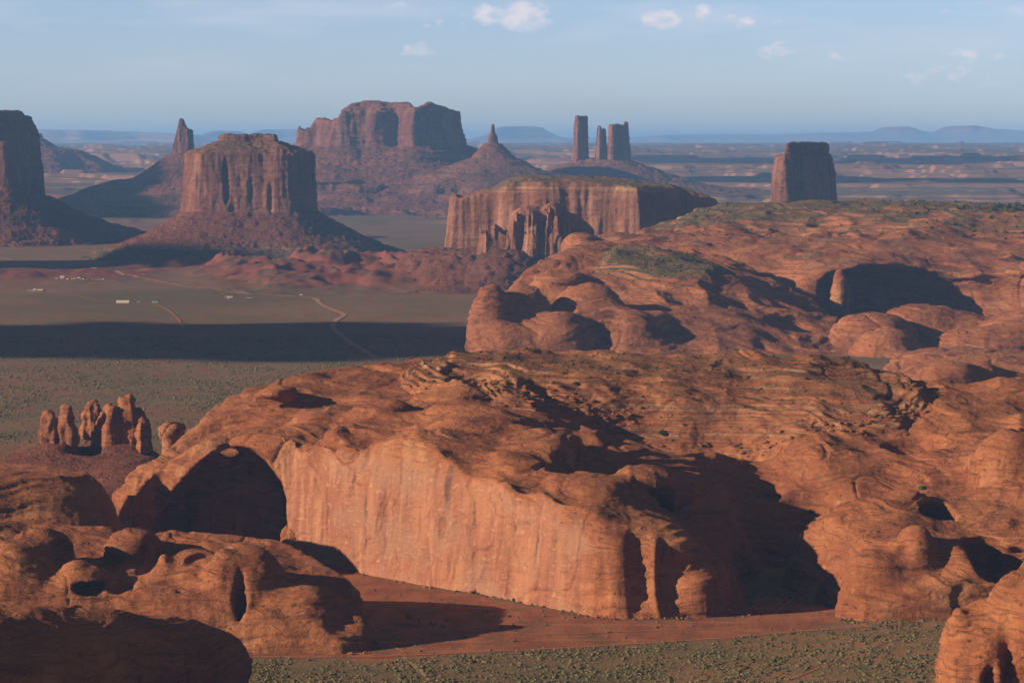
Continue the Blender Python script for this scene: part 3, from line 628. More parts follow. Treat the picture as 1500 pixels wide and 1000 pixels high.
# ================================================================== BUTTES AND MESAS
def pl(Dn, l):                       # footprint from (photo column, metres behind distance Dn)
    return [((u - 750) / F * (Dn + dy), Dn + dy) for u, dy in l]
def zat(v, y): return Q(750, v, y)[2]
def butte(name, label, cat, poly, prof, top, vox, mats, lo, hi, amp=1.0, k=1.0, seed=0, tz=None, extra=None, round_=2, split=None, wob=8, group=None, scrub=None, topn=0.0, rib=0.0):
    """poly: footprint of the cliff; prof: [(z, outward offset)]; top: z or f(X, Y)"""
    poly = smooth_poly(poly, round_) if round_ else poly
    pz = [a for a, b in prof]; po = [b for a, b in prof]
    assert pz == sorted(pz), name
    def fn(X, Y, Z):
        d = polyd(X, Y, poly)
        if len(poly) > 3: d = d + fbm2(X / (60 * k), Y / (60 * k), 3, seed) * wob * k
        if rib: d = d - rib * (1 - 2.4 * np.abs(vn2(X / (15 * k), Y / (15 * k), seed + 5))) - rib * .5 * vn2(X / (6.5 * k), Y / (6.5 * k), seed + 6)
        off = np.interp(Z, pz, po); der = (np.interp(Z - 2, pz, po) - np.interp(Z + 2, pz, po)) / 4
        # gullies and ribs make the foot of the slope wander
        w = fbm2(X / (170 * k), Y / (170 * k), 3, seed + 3)
        off = np.where(off > 0, off * (1 + .28 * w), off)
        s = (d - off) / np.sqrt(1 + np.minimum(der, 4) ** 2)
        t = top(X, Y) if callable(top) else top
        if topn: t = t + fbm2(X / (40 * k), Y / (40 * k), 3, seed + 9) * topn
        s = smax(s, (Z - t) * .9, 3 * k)
        if extra is not None: s = extra(X, Y, Z, s)
        return s
    root = empty(name, (float(np.mean([p[0] for p in poly])), float(np.mean([p[1] for p in poly])), 0))
    tag(root, label, cat, group)
    p, q = None, None
    outs = build(name, fn, lo, hi, vox, mats[0], lambda p, n: cliff_disp(p, n, k, amp, seed, tz), None, scrub, split or [(tz if tz is not None else -50, 'cliff', mats[0]), (-50, 'talus_slope', mats[1])])
    for o in outs:
        o.parent = root; o.matrix_parent_inverse = root.matrix_world.inverted()
        o.matrix_parent_inverse.translation = (-root.location.x, -root.location.y, 0)
    return root

def join(root, other):
    for c in list(other.children):
        c.parent = root; c.matrix_parent_inverse.identity(); c.matrix_parent_inverse.translation = (-root.location.x, -root.location.y, 0)
    bpy.data.objects.remove(other)
# big flat butte, left of centre
D = 9000; top0, cap0, cb = zat(200, D), zat(223, D), zat(309, D)
cutM = [((*[Q(333, 270, D - 150)[0], D - 172], 215), (9, 30, 70), .3), ((Q(372, 270, D - 150)[0], D - 180, 190), (10, 26, 60), .4), ((Q(398, 280, D - 150)[0], D - 176, 170), (8, 20, 50), .2)]
def exM(X, Y, Z, s):
    for c, r, a in cutM: s = smax(s, -ell(X, Y, Z, c, r, a), 5)
    return s
butte('butte', 'massive flat-topped butte with a low cap and wide boulder apron, largest on the valley floor', 'butte',
      pl(D, [(267,-60),(280,-140),(325,-172),(372,-160),(420,-178),(452,-120),(464,-20),(460,80),(430,150),(360,190),(300,150),(272,60)]),
      [(-8,285),(0,262),(28,190),(60,118),(cb - 14,24),(cb + 2,5),(cap0 - 6,-6),(cap0,-14),(cap0 + 7,-34),(cap0 + 15,-62),(zat(209, D),-92),(zat(207, D),-104),(top0,-108),(top0 + 30,-110)], zat(199, D),
      3.6 * VX, [ROCK_FAR, TALUS], (Q(180, 300, D)[0] - 220, D - 620, -9), (Q(560, 300, D)[0] + 60, D + 560, 350), 1.15, 1.0, 3, cb, exM, 2,
      [(cap0 - 2, 'caprock', CAP), (cb, 'cliff', ROCK_FAR), (-50, 'talus_slope', TALUS)], scrub=lambda p, n: sstep(60, 10, p[:, 2]) + (p[:, 2] > zat(205, D)) * .8)

# butte at the left edge
D = 10400; cb = zat(288, D)
butte('butte', 'tall dark-sided butte cut off by the left picture edge, with a long shaded slope', 'butte',
      pl(D, [(-120,-60),(-60,-190),(-5,-215),(12,-190),(36,-70),(59,70),(60,160),(20,230),(-100,230)]),
      [(-8,430),(0,395),(40,250),(80,150),(cb - 10,45),(cb,12),(zat(200, D),-8),(zat(172, D),-30),(zat(170, D),-45),(zat(163, D),-58),(zat(150, D),-60)], zat(162, D),
      4.2 * VX, [ROCK_FAR, TALUS], (Q(-120, 300, D)[0] - 500, D - 760, -9), (Q(70, 300, D)[0] + 480, D + 660, 445), 1.2, 1.1, 7, cb, None, 2,
      [(zat(176, D), 'caprock', CAP), (cb, 'cliff', ROCK_FAR), (-50, 'talus_slope', TALUS)], group=None)
# thin spur standing in front of it
D = 10100
butte('rock_fin', 'slim pale rock fin leaning on the front of the left edge butte', 'rock fin',
      pl(D, [(-20,-30),(5,-45),(16,-20),(14,30),(-20,30)]), [(-8,260),(0,240),(60,140),(zat(275, D),30),(zat(240, D),8),(zat(212, D),-2),(zat(205, D),-14)], zat(208, D),
      3.6 * VX, [ROCK_FAR, TALUS], (Q(-20, 300, D)[0] - 330, D - 330, -9), (Q(16, 300, D)[0] + 330, D + 330, 340), .7, .8, 9, zat(278, D))
# low stepped ridge right of it
D = 20000
butte('butte', 'small stepped butte trailing off to a point, just right of the left edge butte', 'butte',
      pl(D, [(-20,-80),(40,-80),(60,-40),(62,60),(-20,90)]), [(-8,700),(100,560),(zat(224, D),250),(zat(221, D),215),(zat(216, D),110),(zat(206, D),40),(zat(203, D),12),(zat(195, D),0)], zat(196, D),
      5 * VX, [ROCK_DIST, TALUS_DIST], (Q(-20, 300, D)[0] - 500, D - 640, -9), (Q(62, 300, D)[0] + 600, D + 640, 370), 1, 1.4, 12, zat(203, D))

# tall thin spire behind the big butte
D = 13600; cb = zat(226, D)
def spire_top(X, Y):
    u = 750 + F * X / D
    return np.interp(u, [252, 256, 261, 264, 266, 269.5, 271, 274, 278, 279, 283], [zat(v, D) for v in (226, 212, 196, 178, 174, 176, 180, 187, 191, 189, 192)])
sp = butte('rock_spire', 'tall thin jagged spire on a steep dark cone, behind the big butte', 'rock spire',
      pl(D, [(254,-26),(262,-36),(275,-38),(283,-20),(283,22),(268,34),(255,22)]), [(-8,760),(zat(300, D),560),(zat(285, D),400),(zat(262, D),200),(cb - 10,28),(cb,6),(zat(195, D),0),(zat(174, D),-3)], zat(222, D),
      4.6 * VX, [ROCK_DIST, TALUS_DIST], (Q(254, 300, D)[0] - 720, D - 800, -9), (Q(283, 300, D)[0] + 720, D + 800, 330), .75, .9, 15, cb, None, 1, wob=3)
up = butte('rock_spire', '', '', pl(D, [(254,-26),(262,-36),(275,-38),(283,-20),(283,22),(268,34),(255,22)]), [(100,8),(cb,6),(zat(200, D),0),(zat(174, D),-2)], spire_top,
      2.3 * VX, [ROCK_DIST, TALUS_DIST], (Q(250, 300, D)[0] - 30, D - 80, cb - 30), (Q(286, 300, D)[0] + 30, D + 80, 430), 1.0, .7, 15, None, None, 0, wob=4, rib=2.5, split=[(-50, 'pinnacle', ROCK_DIST)])
join(sp, up)

# central mesa with the long apron
D = 14600; cb = zat(215, D)
def tomb_top(X, Y):
    u = 750 + F * X / Y
    return np.interp(u, [430, 436, 440, 442, 448, 452, 455, 459, 463, 470, 478, 488, 497, 503, 515, 540, 560, 596, 603, 608, 616, 628, 645, 660, 674, 680, 684], [zat(v, D) for v in (188, 184, 184, 188, 190, 186, 190, 182, 176, 174, 175, 178, 172, 162, 152, 149, 150, 151, 154, 160, 157, 153, 156, 162, 165, 168, 172)])
butte('mesa', 'wide two-humped mesa with a notched skyline, centre of the skyline above stepped slopes', 'mesa',
      pl(D, [(436,-60),(450,-90),(466,-80),(478,-170),(500,-230),(530,-190),(556,-220),(585,-150),(592,-300),(612,-330),(645,-170),(672,-20),(683,110),(670,220),(600,260),(480,100),(440,20)]),
      [(-8,1300),(zat(304, D),1040),(zat(295, D),1000),(zat(291, D),810),(zat(281, D),770),(zat(277, D),640),(zat(268, D),600),(zat(263, D),440),(zat(254, D),400),(zat(249, D),320),(zat(246, D),270),(zat(243, D),200),(cb - 14,55),(cb + 4,8),(zat(180, D),-10),(zat(166, D),-16),(zat(160, D),-40),(zat(150, D),-90),(zat(145, D),-110)], tomb_top,
      6.5 * VX, [ROCK_DIST, TALUS_DIST], (Q(436, 300, D)[0] - 1100, D - 1600, -9), (Q(684, 300, D)[0] + 1100, D + 1000, 530), 1.1, 1.9, 18, cb, None, 1, wob=10)
# thin spire on a cone
D = 14000; cb = zat(211, D)
butte('rock_spire', 'thin finger spire on a broad cone, between the central mesa and the three towers', 'rock spire',
      pl(D, [(716,-22),(722,-28),(727,-16),(727,18),(718,24)]), [(-8,800),(zat(276, D),520),(zat(262, D),360),(zat(252, D),250),(zat(243, D),160),(zat(232, D),85),(cb - 3,26),(cb + 3,9),(zat(200, D),4),(zat(196, D),-4),(zat(182, D),-9)], zat(182, D),
      4.2 * VX, [ROCK_DIST, TALUS_DIST], (Q(716, 300, D)[0] - 820, D - 900, -9), (Q(727, 300, D)[0] + 820, D + 900, 405), .4, .8, 22, cb, None, 1, wob=2)

# three towers on one ridge
D = 15200; 
def tower(label, u0, u1, vt, vb, seed, topf=None, dep=60, d0=0, amp=1.25):
    pr = [(-8,24),(zat(vb + 8, D),18),(zat(vb, D),8),(zat(vb - 20, D),2),(zat((vb + vt) / 2, D),0),(zat(vt + 4, D),-3),(zat(vt - 6, D),-8)]
    butte('rock_tower', label, 'rock tower', pl(D + d0, [(u0,-dep*.5),(u0 + (u1 - u0) * .25,-dep),(u0 + (u1 - u0) * .75,-dep*.1),(u1,dep*.5),(u1 - 2,dep),(u0 + 2,dep)]), pr, topf or zat(vt, D),
          4.2 * VX, [ROCK_DIST, ROCK_DIST], (Q(u0, 300, D)[0] - 70, D + d0 - dep - 90, -9), (Q(u1, 300, D)[0] + 70, D + d0 + dep + 90, zat(vt, D) + 20), amp, 1.1, seed, -40, None, 1, split=[(-50, 'cliff', ROCK_DIST)], wob=3, group=None)
tower('tallest square tower, left one of the three dark towers on the ridge', 841, 862, 170, 236, 31)
tower('thin tower with a notched tip, middle one of the three towers on the ridge', 874, 889.5, 188, 236, 32, lambda X, Y: np.interp(750 + F * X / D, [872, 876, 879, 881, 884, 889], [zat(v, D) for v in (200, 184, 186, 192, 187, 190)]), 34, amp=.9)
tower('broad tower with a raised corner, right one of the three towers on the ridge', 890, 922, 184, 238, 33, lambda X, Y: np.interp(750 + F * X / D, [888, 893, 905, 912, 915, 923], [zat(v, D) for v in (192, 184, 182, 184, 179, 178)]), 70)
butte('ridge', 'dark sloping rock ridge that carries the three towers', 'ridge',
      pl(D, [(842,-30),(880,-50),(925,-30),(925,40),(842,40)]), [(-8,1500),(zat(300, D),1050),(zat(290, D),760),(zat(270, D),320),(zat(264, D),260),(zat(244, D),70),(zat(232, D),8),(zat(228, D),-20)],
      lambda X, Y: np.interp(750 + F * X / D, [800, 842, 870, 925, 940], [zat(v, D) for v in (240, 234, 233, 236, 242)]),
      7 * VX, [TALUS_DIST, TALUS_DIST], (Q(842, 300, D)[0] - 1150, D - 1200, -9), (Q(925, 300, D)[0] + 1250, D + 1100, 300), 1, 1.8, 35, 600, split=[(-50, 'slope', TALUS_DIST)], wob=4)

# isolated butte on the right
D = 9400; cb = zat(305, D)
def rt_top(X, Y):
    u = 750 + F * X / Y
    return np.interp(u, [1130, 1148, 1150.5, 1153, 1160, 1210, 1215, 1217, 1222], [zat(v, D) for v in (229, 227, 224, 211, 209, 210, 214, 226, 240)])
butte('butte', 'isolated square butte with a blocky cap, standing behind the scrub plateau', 'butte',
      pl(D, [(1132,10),(1143,-105),(1153,-110),(1188,-30),(1220,70),(1221,130),(1192,160),(1136,110)]),
      [(-8,300),(0,280),(60,130),(cb - 20,30),(cb,12),(zat(260, D),6),(zat(232, D),-2),(zat(226, D),-9),(zat(224, D),-17),(zat(221, D),-14),(zat(212, D),-15),(zat(205, D),-20)], rt_top,
      3.2 * VX, [ROCK_FAR, TALUS], (Q(1137, 300, D)[0] - 330, D - 420, -9), (Q(1217, 300, D)[0] + 330, D + 420, 335), 1.1, .8, 41, cb, None, 1,
      [(zat(227, D), 'caprock', CAP), (cb, 'cliff', ROCK_FAR), (-50, 'talus_slope', TALUS)], wob=3)

# long mesa behind the slickrock hill, with a fluted buttress in front
D = 7400; cb = 38
def lm_top(X, Y):
    u = 750 + F * X / Y
    t = np.interp(u, [650, 655, 668, 676, 700, 712, 722, 745, 770, 850, 940, 985, 1010, 1060, 1100], [zat(v, D) for v in (300, 289, 286, 290, 285, 282, 280, 268, 263, 264, 272, 276, 285, 298, 310)])
    return t + (Y - D) * .012
lm_prof = [(-8,190),(0,170),(20,90),(cb,14),(60,4),(190,-6),(215,-12),(228,-22),(232,-40),(245,-60)]
butte('mesa', 'long level mesa with smooth pale walls and a scrub top, beyond the slickrock hill', 'mesa',
      pl(D, [(655,-30),(664,-45),(690,-45),(704,-42),(718,-48),(740,-62),(800,-85),(880,-60),(930,-100),(952,-80),(958,0),(985,60),(1040,100),(1060,200),(1000,420),(800,480),(690,300),(660,80)]),
      lm_prof, lm_top, 3.2 * VX, [ROCK_LONG, TALUS], (Q(640, 300, D)[0] - 200, D - 420, -9), (Q(1070, 300, D)[0] + 200, D + 700, 260), .55, 1.0, 51, cb, None, 1,
      [(cb, 'cliff', ROCK_LONG), (-50, 'talus_slope', TALUS)], wob=14, rib=1.5, topn=6, scrub=lambda p, n: sstep(200, 215, p[:, 2]))
D = 6950; cb = 30
def bt_top(X, Y):
    u = 750 + F * X / Y
    return np.interp(u, [688, 694, 700, 712, 716, 724, 740, 752, 756, 762, 775, 790, 800, 808, 818, 826, 840, 860, 880], [zat(v, D) for v in (372, 345, 340, 338, 352, 330, 345, 320, 312, 308, 306, 310, 303, 300, 305, 312, 318, 330, 350)])
butte('rock_buttress', 'deeply fluted buttress of upright rock ribs in front of the long mesa', 'rock buttress',
      pl(D, [(700,-30),(715,-60),(735,-50),(750,-90),(765,-70),(778,-105),(795,-80),(815,-120),(832,-90),(850,-20),(870,60),(860,200),(760,260),(720,120)]),
      [(-8,170),(0,150),(14,80),(cb,18),(60,4),(150,-6),(170,-12),(190,-24)], bt_top, 2.8 * VX, [ROCK_FAR, TALUS], (Q(690, 300, D)[0] - 200, D - 330, -9), (Q(880, 300, D)[0] + 140, D + 330, 215), 1.1, .62, 55, cb, None, 1,
      [(cb, 'cliff', ROCK_LONG), (-50, 'talus_slope', TALUS)], wob=12, topn=7, rib=7)
domes('talus_mound', [E_(690,410,7000,80,46,160), E_(640,395,7300,60,30,160), E_(740,415,6850,60,50,90)], [], (-460, 6550, -8), (160, 7600, 90), 3.2 * VX, TALUS,
      'heap of broken red boulders spilling from the end of the long mesa', 'rock debris', k=20, disp=lambda p, n: fbm(p[:, 0] / 16, p[:, 1] / 16, p[:, 2] / 12, 4, 3) * 11)

# ================================================================== FAR BLUE TABLELANDS
def ridge(name, label, D, line, depth, mat, kind='thing'):
    us = np.array([a for a, b in line], float); zs = np.array([zat(b, D) for a, b in line])
    xs = (us - 750) / F * D
    x = np.arange(xs[0], xs[-1], 90.0 * D / 60000); n = len(x)
    zt = np.interp(x, xs, zs) + fbm2(x / 900, x * 0 + D / 100, 4, 3) * 12
    rows = []
    prof = [(-depth * 2.2, 0), (-depth * 1.2, .28), (-depth * .75, .45), (-depth * .45, .62), (-depth * .38, .9), (-depth * .25, .97), (0, 1), (depth, 1), (depth * 1.6, 0)]
    V = []
    for j, (dy, f) in enumerate(prof):
        wob = fbm2(x / 2600, x * 0 + j * .13, 4, 9) * depth * .9
        V.append(np.stack([x, D + dy + wob * (1 if dy < 0 else 0), 150 + (zt - 150) * f], 1))
    V = np.array(V); k = len(prof); p = V.reshape(-1, 3)
    i = np.arange(n - 1)[None] + (np.arange(k - 1) * n)[:, None]; i = i.ravel()
    q = np.stack([i, i + 1, i + n + 1, i + n], 1)
    o = make_mesh(name, p, q, mat, None, {'scrub': np.zeros(len(p))})
    if kind == 'structure': o['kind'] = 'structure'
    else: tag(o, label, 'tableland')
    return o
FARM = rock_mat('tableland_rock', 40.0, a=(.30, .16, .10), b=(.24, .12, .08), pale=(.42, .26, .17), dark=(.14, .09, .07), streak=.2, strata=1.0, bumpk=1.0)
ridge('far_hills', '', 98000, [(-900,203),(-200,202),(400,203),(700,204),(925,201),(1000,197),(1070,197),(1150,197),(1200,195),(1270,194),(1295,192),(1308,186),(1328,186),(1345,192),(1370,195),(1385,193),(1402,185),(1425,184),(1450,189),(1475,190),(1500,193),(1800,196),(2600,202)], 3000, FARM, 'structure')
ridge('tableland', 'faint flat-topped blue tableland rising behind the thin finger spire', 80000, [(640,206),(690,203),(715,197),(728,187),(735,185.5),(780,185),(796,187),(803,193),(818,200),(845,206),(930,212)], 1800, FARM)
ridge('tableland', 'long pale blue tableland between the left edge butte and the tall spire', 70000, [(-300,188),(20,190),(60,190),(140,191),(200,194),(255,195),(290,198),(330,208),(420,214)], 2200, FARM)
ridge('tableland', 'small pale blue tableland above the cap of the big butte', 74000, [(270,214),(300,199),(308,193),(320,191.5),(345,192),(355,196),(368,204),(390,212)], 1500, FARM)
ridge('tableland', 'faint low blue tableland just left of the central mesa', 86000, [(350,206),(372,196),(382,190),(410,189.5),(460,190),(520,196),(600,206)], 2000, FARM)

# ================================================================== GROUND
ys = [1150.0]
while ys[-1] < 130000:
    y = ys[-1]; ys.append(y * (1.0022 if y < 3400 else 1.0030 if y < 30000 else 1.006))
ys = np.array([-3000, 0, 600] + ys)
us = np.concatenate([np.linspace(-9000, -300, 60)[:-1], np.arange(-300, 1801, 3.0), np.linspace(1800, 10500, 60)[1:]])
xr = (us - 750) / F
Yg = np.repeat(ys[:, None], len(us), 1); Xg = xr[None] * np.maximum(Yg, 1150)
Zg = ground(Xg, np.maximum(Yg, 900))
sandP = pxy([(380,826,0),(440,820,0),(560,846,0),(700,872,0),(870,906,0),(1000,910,0),(1150,880,0),(1220,886,0),(1240,915,0),(1160,925,0),(1040,938,0),(900,945,0),(700,955,0),(560,968,0),(330,958,0),(0,950,0),(-300,940,0),(-300,700,0)])
redA = pxy([(0,690,0),(0,660,0),(60,640,0),(200,650,0),(230,690,0),(200,760,0),(60,720,0)])
fx, fy = Xg.ravel(), Yg.ravel()
sand = sstep(10, -10, polyd(fx, fy, sandP) + fbm2(fx / 30, fy / 30, 3, 71) * 14)
sand = np.maximum(sand, sstep(20, -20, polyd(fx, fy, redA) + fbm2(fx / 30, fy / 30, 3, 72) * 20) * .8)
uu = 750 + F * fx / np.maximum(fy, 100)
bad = np.exp(-((fy - 7650) / 620) ** 2) * sstep(240, 420, uu) * (1 - sstep(760, 900, uu)) + np.exp(-((fy - 8150) / 250) ** 2) * sstep(60, 300, uu) + .8 * np.exp(-((fy - 7700) / 260) ** 2) * (1 - sstep(120, 300, uu))
bad = np.clip(bad * 1.6, 0, 1); 
farm = sstep(11000, 14000, fy)
nr, nc = Xg.shape
i = (np.arange(nc - 1)[None] + (np.arange(nr - 1) * nc)[:, None]).ravel()
q = np.stack([i, i + 1, i + nc + 1, i + nc], 1)
def ground_mat():
    t = NT('desert_floor')
    scr = (.175, .135, .078); scr2 = (.235, .155, .095); red = (.26, .105, .055); redd = (.21, .075, .043)
    n1 = t.noise(.0035, .0035, .01, 5, 1.0); n2 = t.noise(.02, .008, .02, 5, 2.0, .6); spk = t.noise(.35, .35, .3, 4, 3.0, .7); spk2 = t.noise(.06, .045, .3, 5, 4.0, .75)
    c = t.mix(t.ramp(n1, .38, .62), scr, scr2)
    c = t.mix(t.m_('MULTIPLY', t.ramp(n2, .50, .64), .85), c, red)
    c = t.mix(t.m_('MULTIPLY', t.ramp(spk2, .52, .66), .55), c, (.045, .048, .022))
    c = t.mix(t.m_('MULTIPLY', t.ramp(spk2, .48, .38), .5), c, (.21, .125, .07))
    c = t.mix(t.m_('MULTIPLY', t.ramp(spk, .52, .64), .5), c, (.05, .052, .025))
    nr_ = t.ramp(t.ps.outputs[1], 2700, 2250)
    ns = t.mix(t.ramp(t.noise(.012, .02, .05, 5, 31.0, .6), .42, .60), (.34, .19, .105), (.23, .16, .085))
    ns = t.mix(t.m_('MULTIPLY', t.ramp(spk, .52, .62), .6), ns, (.09, .08, .04))
    c = t.mix(nr_, c, ns)
    wash = t.noise(.004, .0018, .01, 5, 51.0, .6)
    wl = t.m_('MULTIPLY', t.ramp(t.m_('ABSOLUTE', t.m_('SUBTRACT', wash, .5)), .016, .004), t.ramp(t.ps.outputs[1], 2500, 3200))
    c = t.mix(t.m_('MULTIPLY', wl, .55), c, (.24, .14, .085))
    big = t.noise(.0011, .0007, .01, 4, 57.0, .55)
    c = t.mix(t.m_('MULTIPLY', t.ramp(big, .54, .66), .55), c, (.22, .095, .055))
    c = t.mix(t.m_('MULTIPLY', t.ramp(big, .46, .36), .6), c, (.105, .098, .05))
    s = t.attr('sand'); sn = t.noise(.05, .016, .05, 5, 7.0, .6)
    sandc = t.mix(t.ramp(sn, .4, .62), (.36, .135, .068), (.255, .09, .048))
    sandc = t.mix(t.m_('MULTIPLY', t.ramp(t.noise(.03, .03, .03, 4, 8.0), .52, .62), .55), sandc, (.13, .095, .045))
    sandc = t.mix(t.m_('MULTIPLY', t.ramp(t.noise(.012, .09, .05, 4, 61.0, .6), .55, .62), .5), sandc, (.42, .19, .11))
    c = t.mix(s, c, sandc)
    b = t.attr('bad')
    badc = t.mix(t.ramp(t.noise(.012, .012, .08, 5, 9.0), .4, .6), (.23, .07, .042), (.17, .055, .04))
    badc = t.mix(t.m_('MULTIPLY', t.ramp(t.noise(.01, .006, .01, 4, 10.0), .5, .62), .7), badc, (.095, .08, .045))
    c = t.mix(b, c, badc)
    f = t.attr('far')
    zn = t.m_('ADD', t.ps.outputs[2], t.m_('MULTIPLY', t.noise(.0006, .0006, .001, 3, 11.0), 60))
    bands = t.noise(.00015, .00015, .045, 4, 0.0, .6, zin=zn)
    farc = t.mix(t.ramp(bands, .42, .58), (.13, .105, .07), (.20, .105, .07))
    steepf = t.ramp(t.nz.outputs[2], .995, .97)
    farc = t.mix(t.m_('MULTIPLY', steepf, t.ramp(bands, .36, .44)), farc, (.40, .22, .145))
    c = t.mix(f, c, farc)
    n = t.bump(spk, .7); n = t.bump(t.noise(.02, .02, .02, 5, 13.0), 1.5, prev=n)
    return t.done(c, n)
GM = ground_mat()
o = make_mesh('ground', np.stack([fx, fy, Zg.ravel()], 1), q, GM, None, {'sand': sand, 'bad': bad, 'far': farm}); o['kind'] = 'structure'
clock('ground %d' % len(q))

# ---- roads and tracks, draped a hand above the soil
def track_mat(name, c1, c2):
    t = NT(name); return t.done(t.mix(t.ramp(t.noise(.08, .08, .1, 4, 1), .4, .6), c1, c2))
PALE = track_mat('pale_dirt', (.34, .20, .13), (.42, .26, .17)); REDT = track_mat('red_dirt', (.36, .15, .085), (.42, .19, .11))
def track(name, pts, wid, mat, z=.35):
    pts = np.array([P(u, v, 0) for u, v in pts]); 
    seg = np.r_[0, np.cumsum(np.linalg.norm(np.diff(pts, axis=0), axis=1))]; s = np.arange(0, seg[-1], wid * 1.2)
    # smooth line through the points
    from_ = np.stack([np.interp(s, seg, pts[:, i]) for i in (0, 1)], 1)
    kk = 9; ker = np.ones(kk) / kk
    for _ in range(2):
        pad = np.vstack([np.repeat(from_[:1], kk // 2, 0), from_, np.repeat(from_[-1:], kk // 2, 0)]); from_ = np.stack([np.convolve(pad[:, i], ker, 'valid') for i in (0, 1)], 1)
    t = np.gradient(from_, axis=0); t /= np.linalg.norm(t, axis=1, keepdims=True) + 1e-9; nn = np.stack([-t[:, 1], t[:, 0]], 1)
    ww = wid * (.5 + .12 * vn2(s / 30, s * 0, 5))[:, None]
    P4 = []
    for f in (-1, -.33, .33, 1):
        e = from_ + nn * ww * f; P4.append(np.stack([e[:, 0], e[:, 1], ground(e[:, 0], e[:, 1]) + z], 1))
    p = np.concatenate(P4); n = len(s); i = (np.arange(n - 1)[None] + (np.arange(3) * n)[:, None]).ravel()
    q = np.stack([i, i + n, i + n + 1, i + 1], 1)
    o = make_mesh(name, p, q, mat); o['kind'] = 'structure'; return o
track('road', [(320,429),(380,434),(430,436),(462,437),(470,446),(490,455),(508,461),(492,468),(486,478),(495,487),(510,500),(530,512),(555,526)], 10, PALE, .8)
track('road', [(-30,372),(30,384),(75,391),(130,398),(165,401),(205,408),(260,418),(320,426),(380,434)], 10, PALE, .9)
track('path', [(60,430),(95,431),(130,438),(155,442),(175,443)], 5, REDT, .8)
track('path', [(196,443),(230,446),(250,456),(262,468),(268,480)], 5, REDT, .8)
track('path', [(588,960),(603,972),(618,985),(632,1000),(650,1030)], 2.6, PALE, .3)
track('path', [(1330,927),(1300,940),(1270,952),(1230,968),(1190,982),(1150,998)], 2.0, REDT, .3)
track('path', [(330,962),(560,962),(760,952),(900,944),(1040,936),(1160,925),(1270,918),(1370,908)], 4.0, REDT, .3)
track('path', [(470,900),(560,905),(650,922),(760,930),(900,926),(1040,920),(1150,930)], 2.6, REDT, .3)
track('path', [(520,925),(560,940),(600,958)], 2.4, REDT, .3)

# ================================================================== PLANTS
def foliage_mat(name, a, b):
    t = NT(name); return t.done(t.mix(t.ramp(t.noise(.12, .12, .1, 4, 1, .7), .35, .65), a, b))
SAGE = foliage_mat('sage', (.10, .10, .045), (.18, .165, .08)); JUN = foliage_mat('juniper', (.035, .045, .018), (.06, .07, .03)); GRN = foliage_mat('green_bush', (.06, .11, .03), (.09, .14, .045))
phi = (1 + 5 ** .5) / 2
ICO = np.array([(-1,phi,0),(1,phi,0),(-1,-phi,0),(1,-phi,0),(0,-1,phi),(0,1,phi),(0,-1,-phi),(0,1,-phi),(phi,0,-1),(phi,0,1),(-phi,0,-1),(-phi,0,1)]) / math.hypot(1, phi)
ICF = np.array([(0,11,5),(0,5,1),(0,1,7),(0,7,10),(0,10,11),(1,5,9),(5,11,4),(11,10,2),(10,7,6),(7,1,8),(3,9,4),(3,4,2),(3,2,6),(3,6,8),(3,8,9),(4,9,5),(2,4,11),(6,2,10),(8,6,7),(9,8,1)])
def scatter(name, x, y, z, r, mat, flatk=.7):
    n = len(x); rr = np.random.RandomState(5)
    jit = 1 + (rr.rand(n, 12, 1) - .5) * .8
    P_ = ICO[None] * jit * r[:, None, None]; P_[:, :, 2] *= flatk
    P_ += np.stack([x, y, z + r * .3], 1)[:, None]
    Fc = ICF[None] + (np.arange(n) * 12)[:, None, None]
    o = make_mesh(name, P_.reshape(-1, 3), Fc.reshape(-1, 3), mat, smooth=False); o['kind'] = 'stuff'; return o
rs = np.random.RandomState(11)
# near scrub flat
N_ = 110000; y = 1760 + rs.rand(N_) * 520; u = rs.rand(N_) * 1900 - 150; x = (u - 750) / F * y
dn = polyd(x, y, sandP); keep = ((dn > 2) | (rs.rand(N_) < .035 + .25 * (fbm2(x / 14, y / 18, 3, 88) > .28))) & (rs.rand(N_) < .25 + .9 * sstep(-.15, .35, fbm2(x / 22, y / 30, 3, 81)))
keep &= (polyd(x, y, mesaP) > 0) & (polyd(x, y, domeP) > -2)
x, y = x[keep], y[keep]; r = .26 + rs.rand(len(x)) ** 4 * 1.2
o = scatter('scrub', x, y, ground(x, y), r, SAGE); tag(o, 'grey-green sagebrush dotted over the flat in front of the rocks', 'scrub')
N_ = 3000; y = 1800 + rs.rand(N_) * 440; u = rs.rand(N_) * 1400 + 150; x = (u - 750) / F * y
keep = (polyd(x, y, sandP) > -3) & (fbm2(x / 30, y / 40, 3, 89) > .2) & (polyd(x, y, mesaP) > 1) & (polyd(x, y, domeP) > 1); x, y = x[keep], y[keep]; r = .5 + rs.rand(len(x)) ** 3 * 1.4
o = scatter('brush', x, y, ground(x, y), r, JUN, .75); tag(o, 'darker green brush clumped along the washes of the near flat', 'brush')
# the wide valley
N_ = 60000; y = 3050 * (5300 / 3050) ** rs.rand(N_); u = rs.rand(N_) * 1000 - 100; x = (u - 750) / F * y
keep = (rs.rand(N_) < .15 + sstep(-.2, .4, fbm2(x / 60, y / 90, 3, 82))); x, y = x[keep], y[keep]; r = .6 + rs.rand(len(x)) ** 3 * 1.5
o = scatter('sagebrush', x, y, ground(x, y), r, SAGE, .6); tag(o, 'fine dark sagebrush covering the wide valley floor', 'scrub')
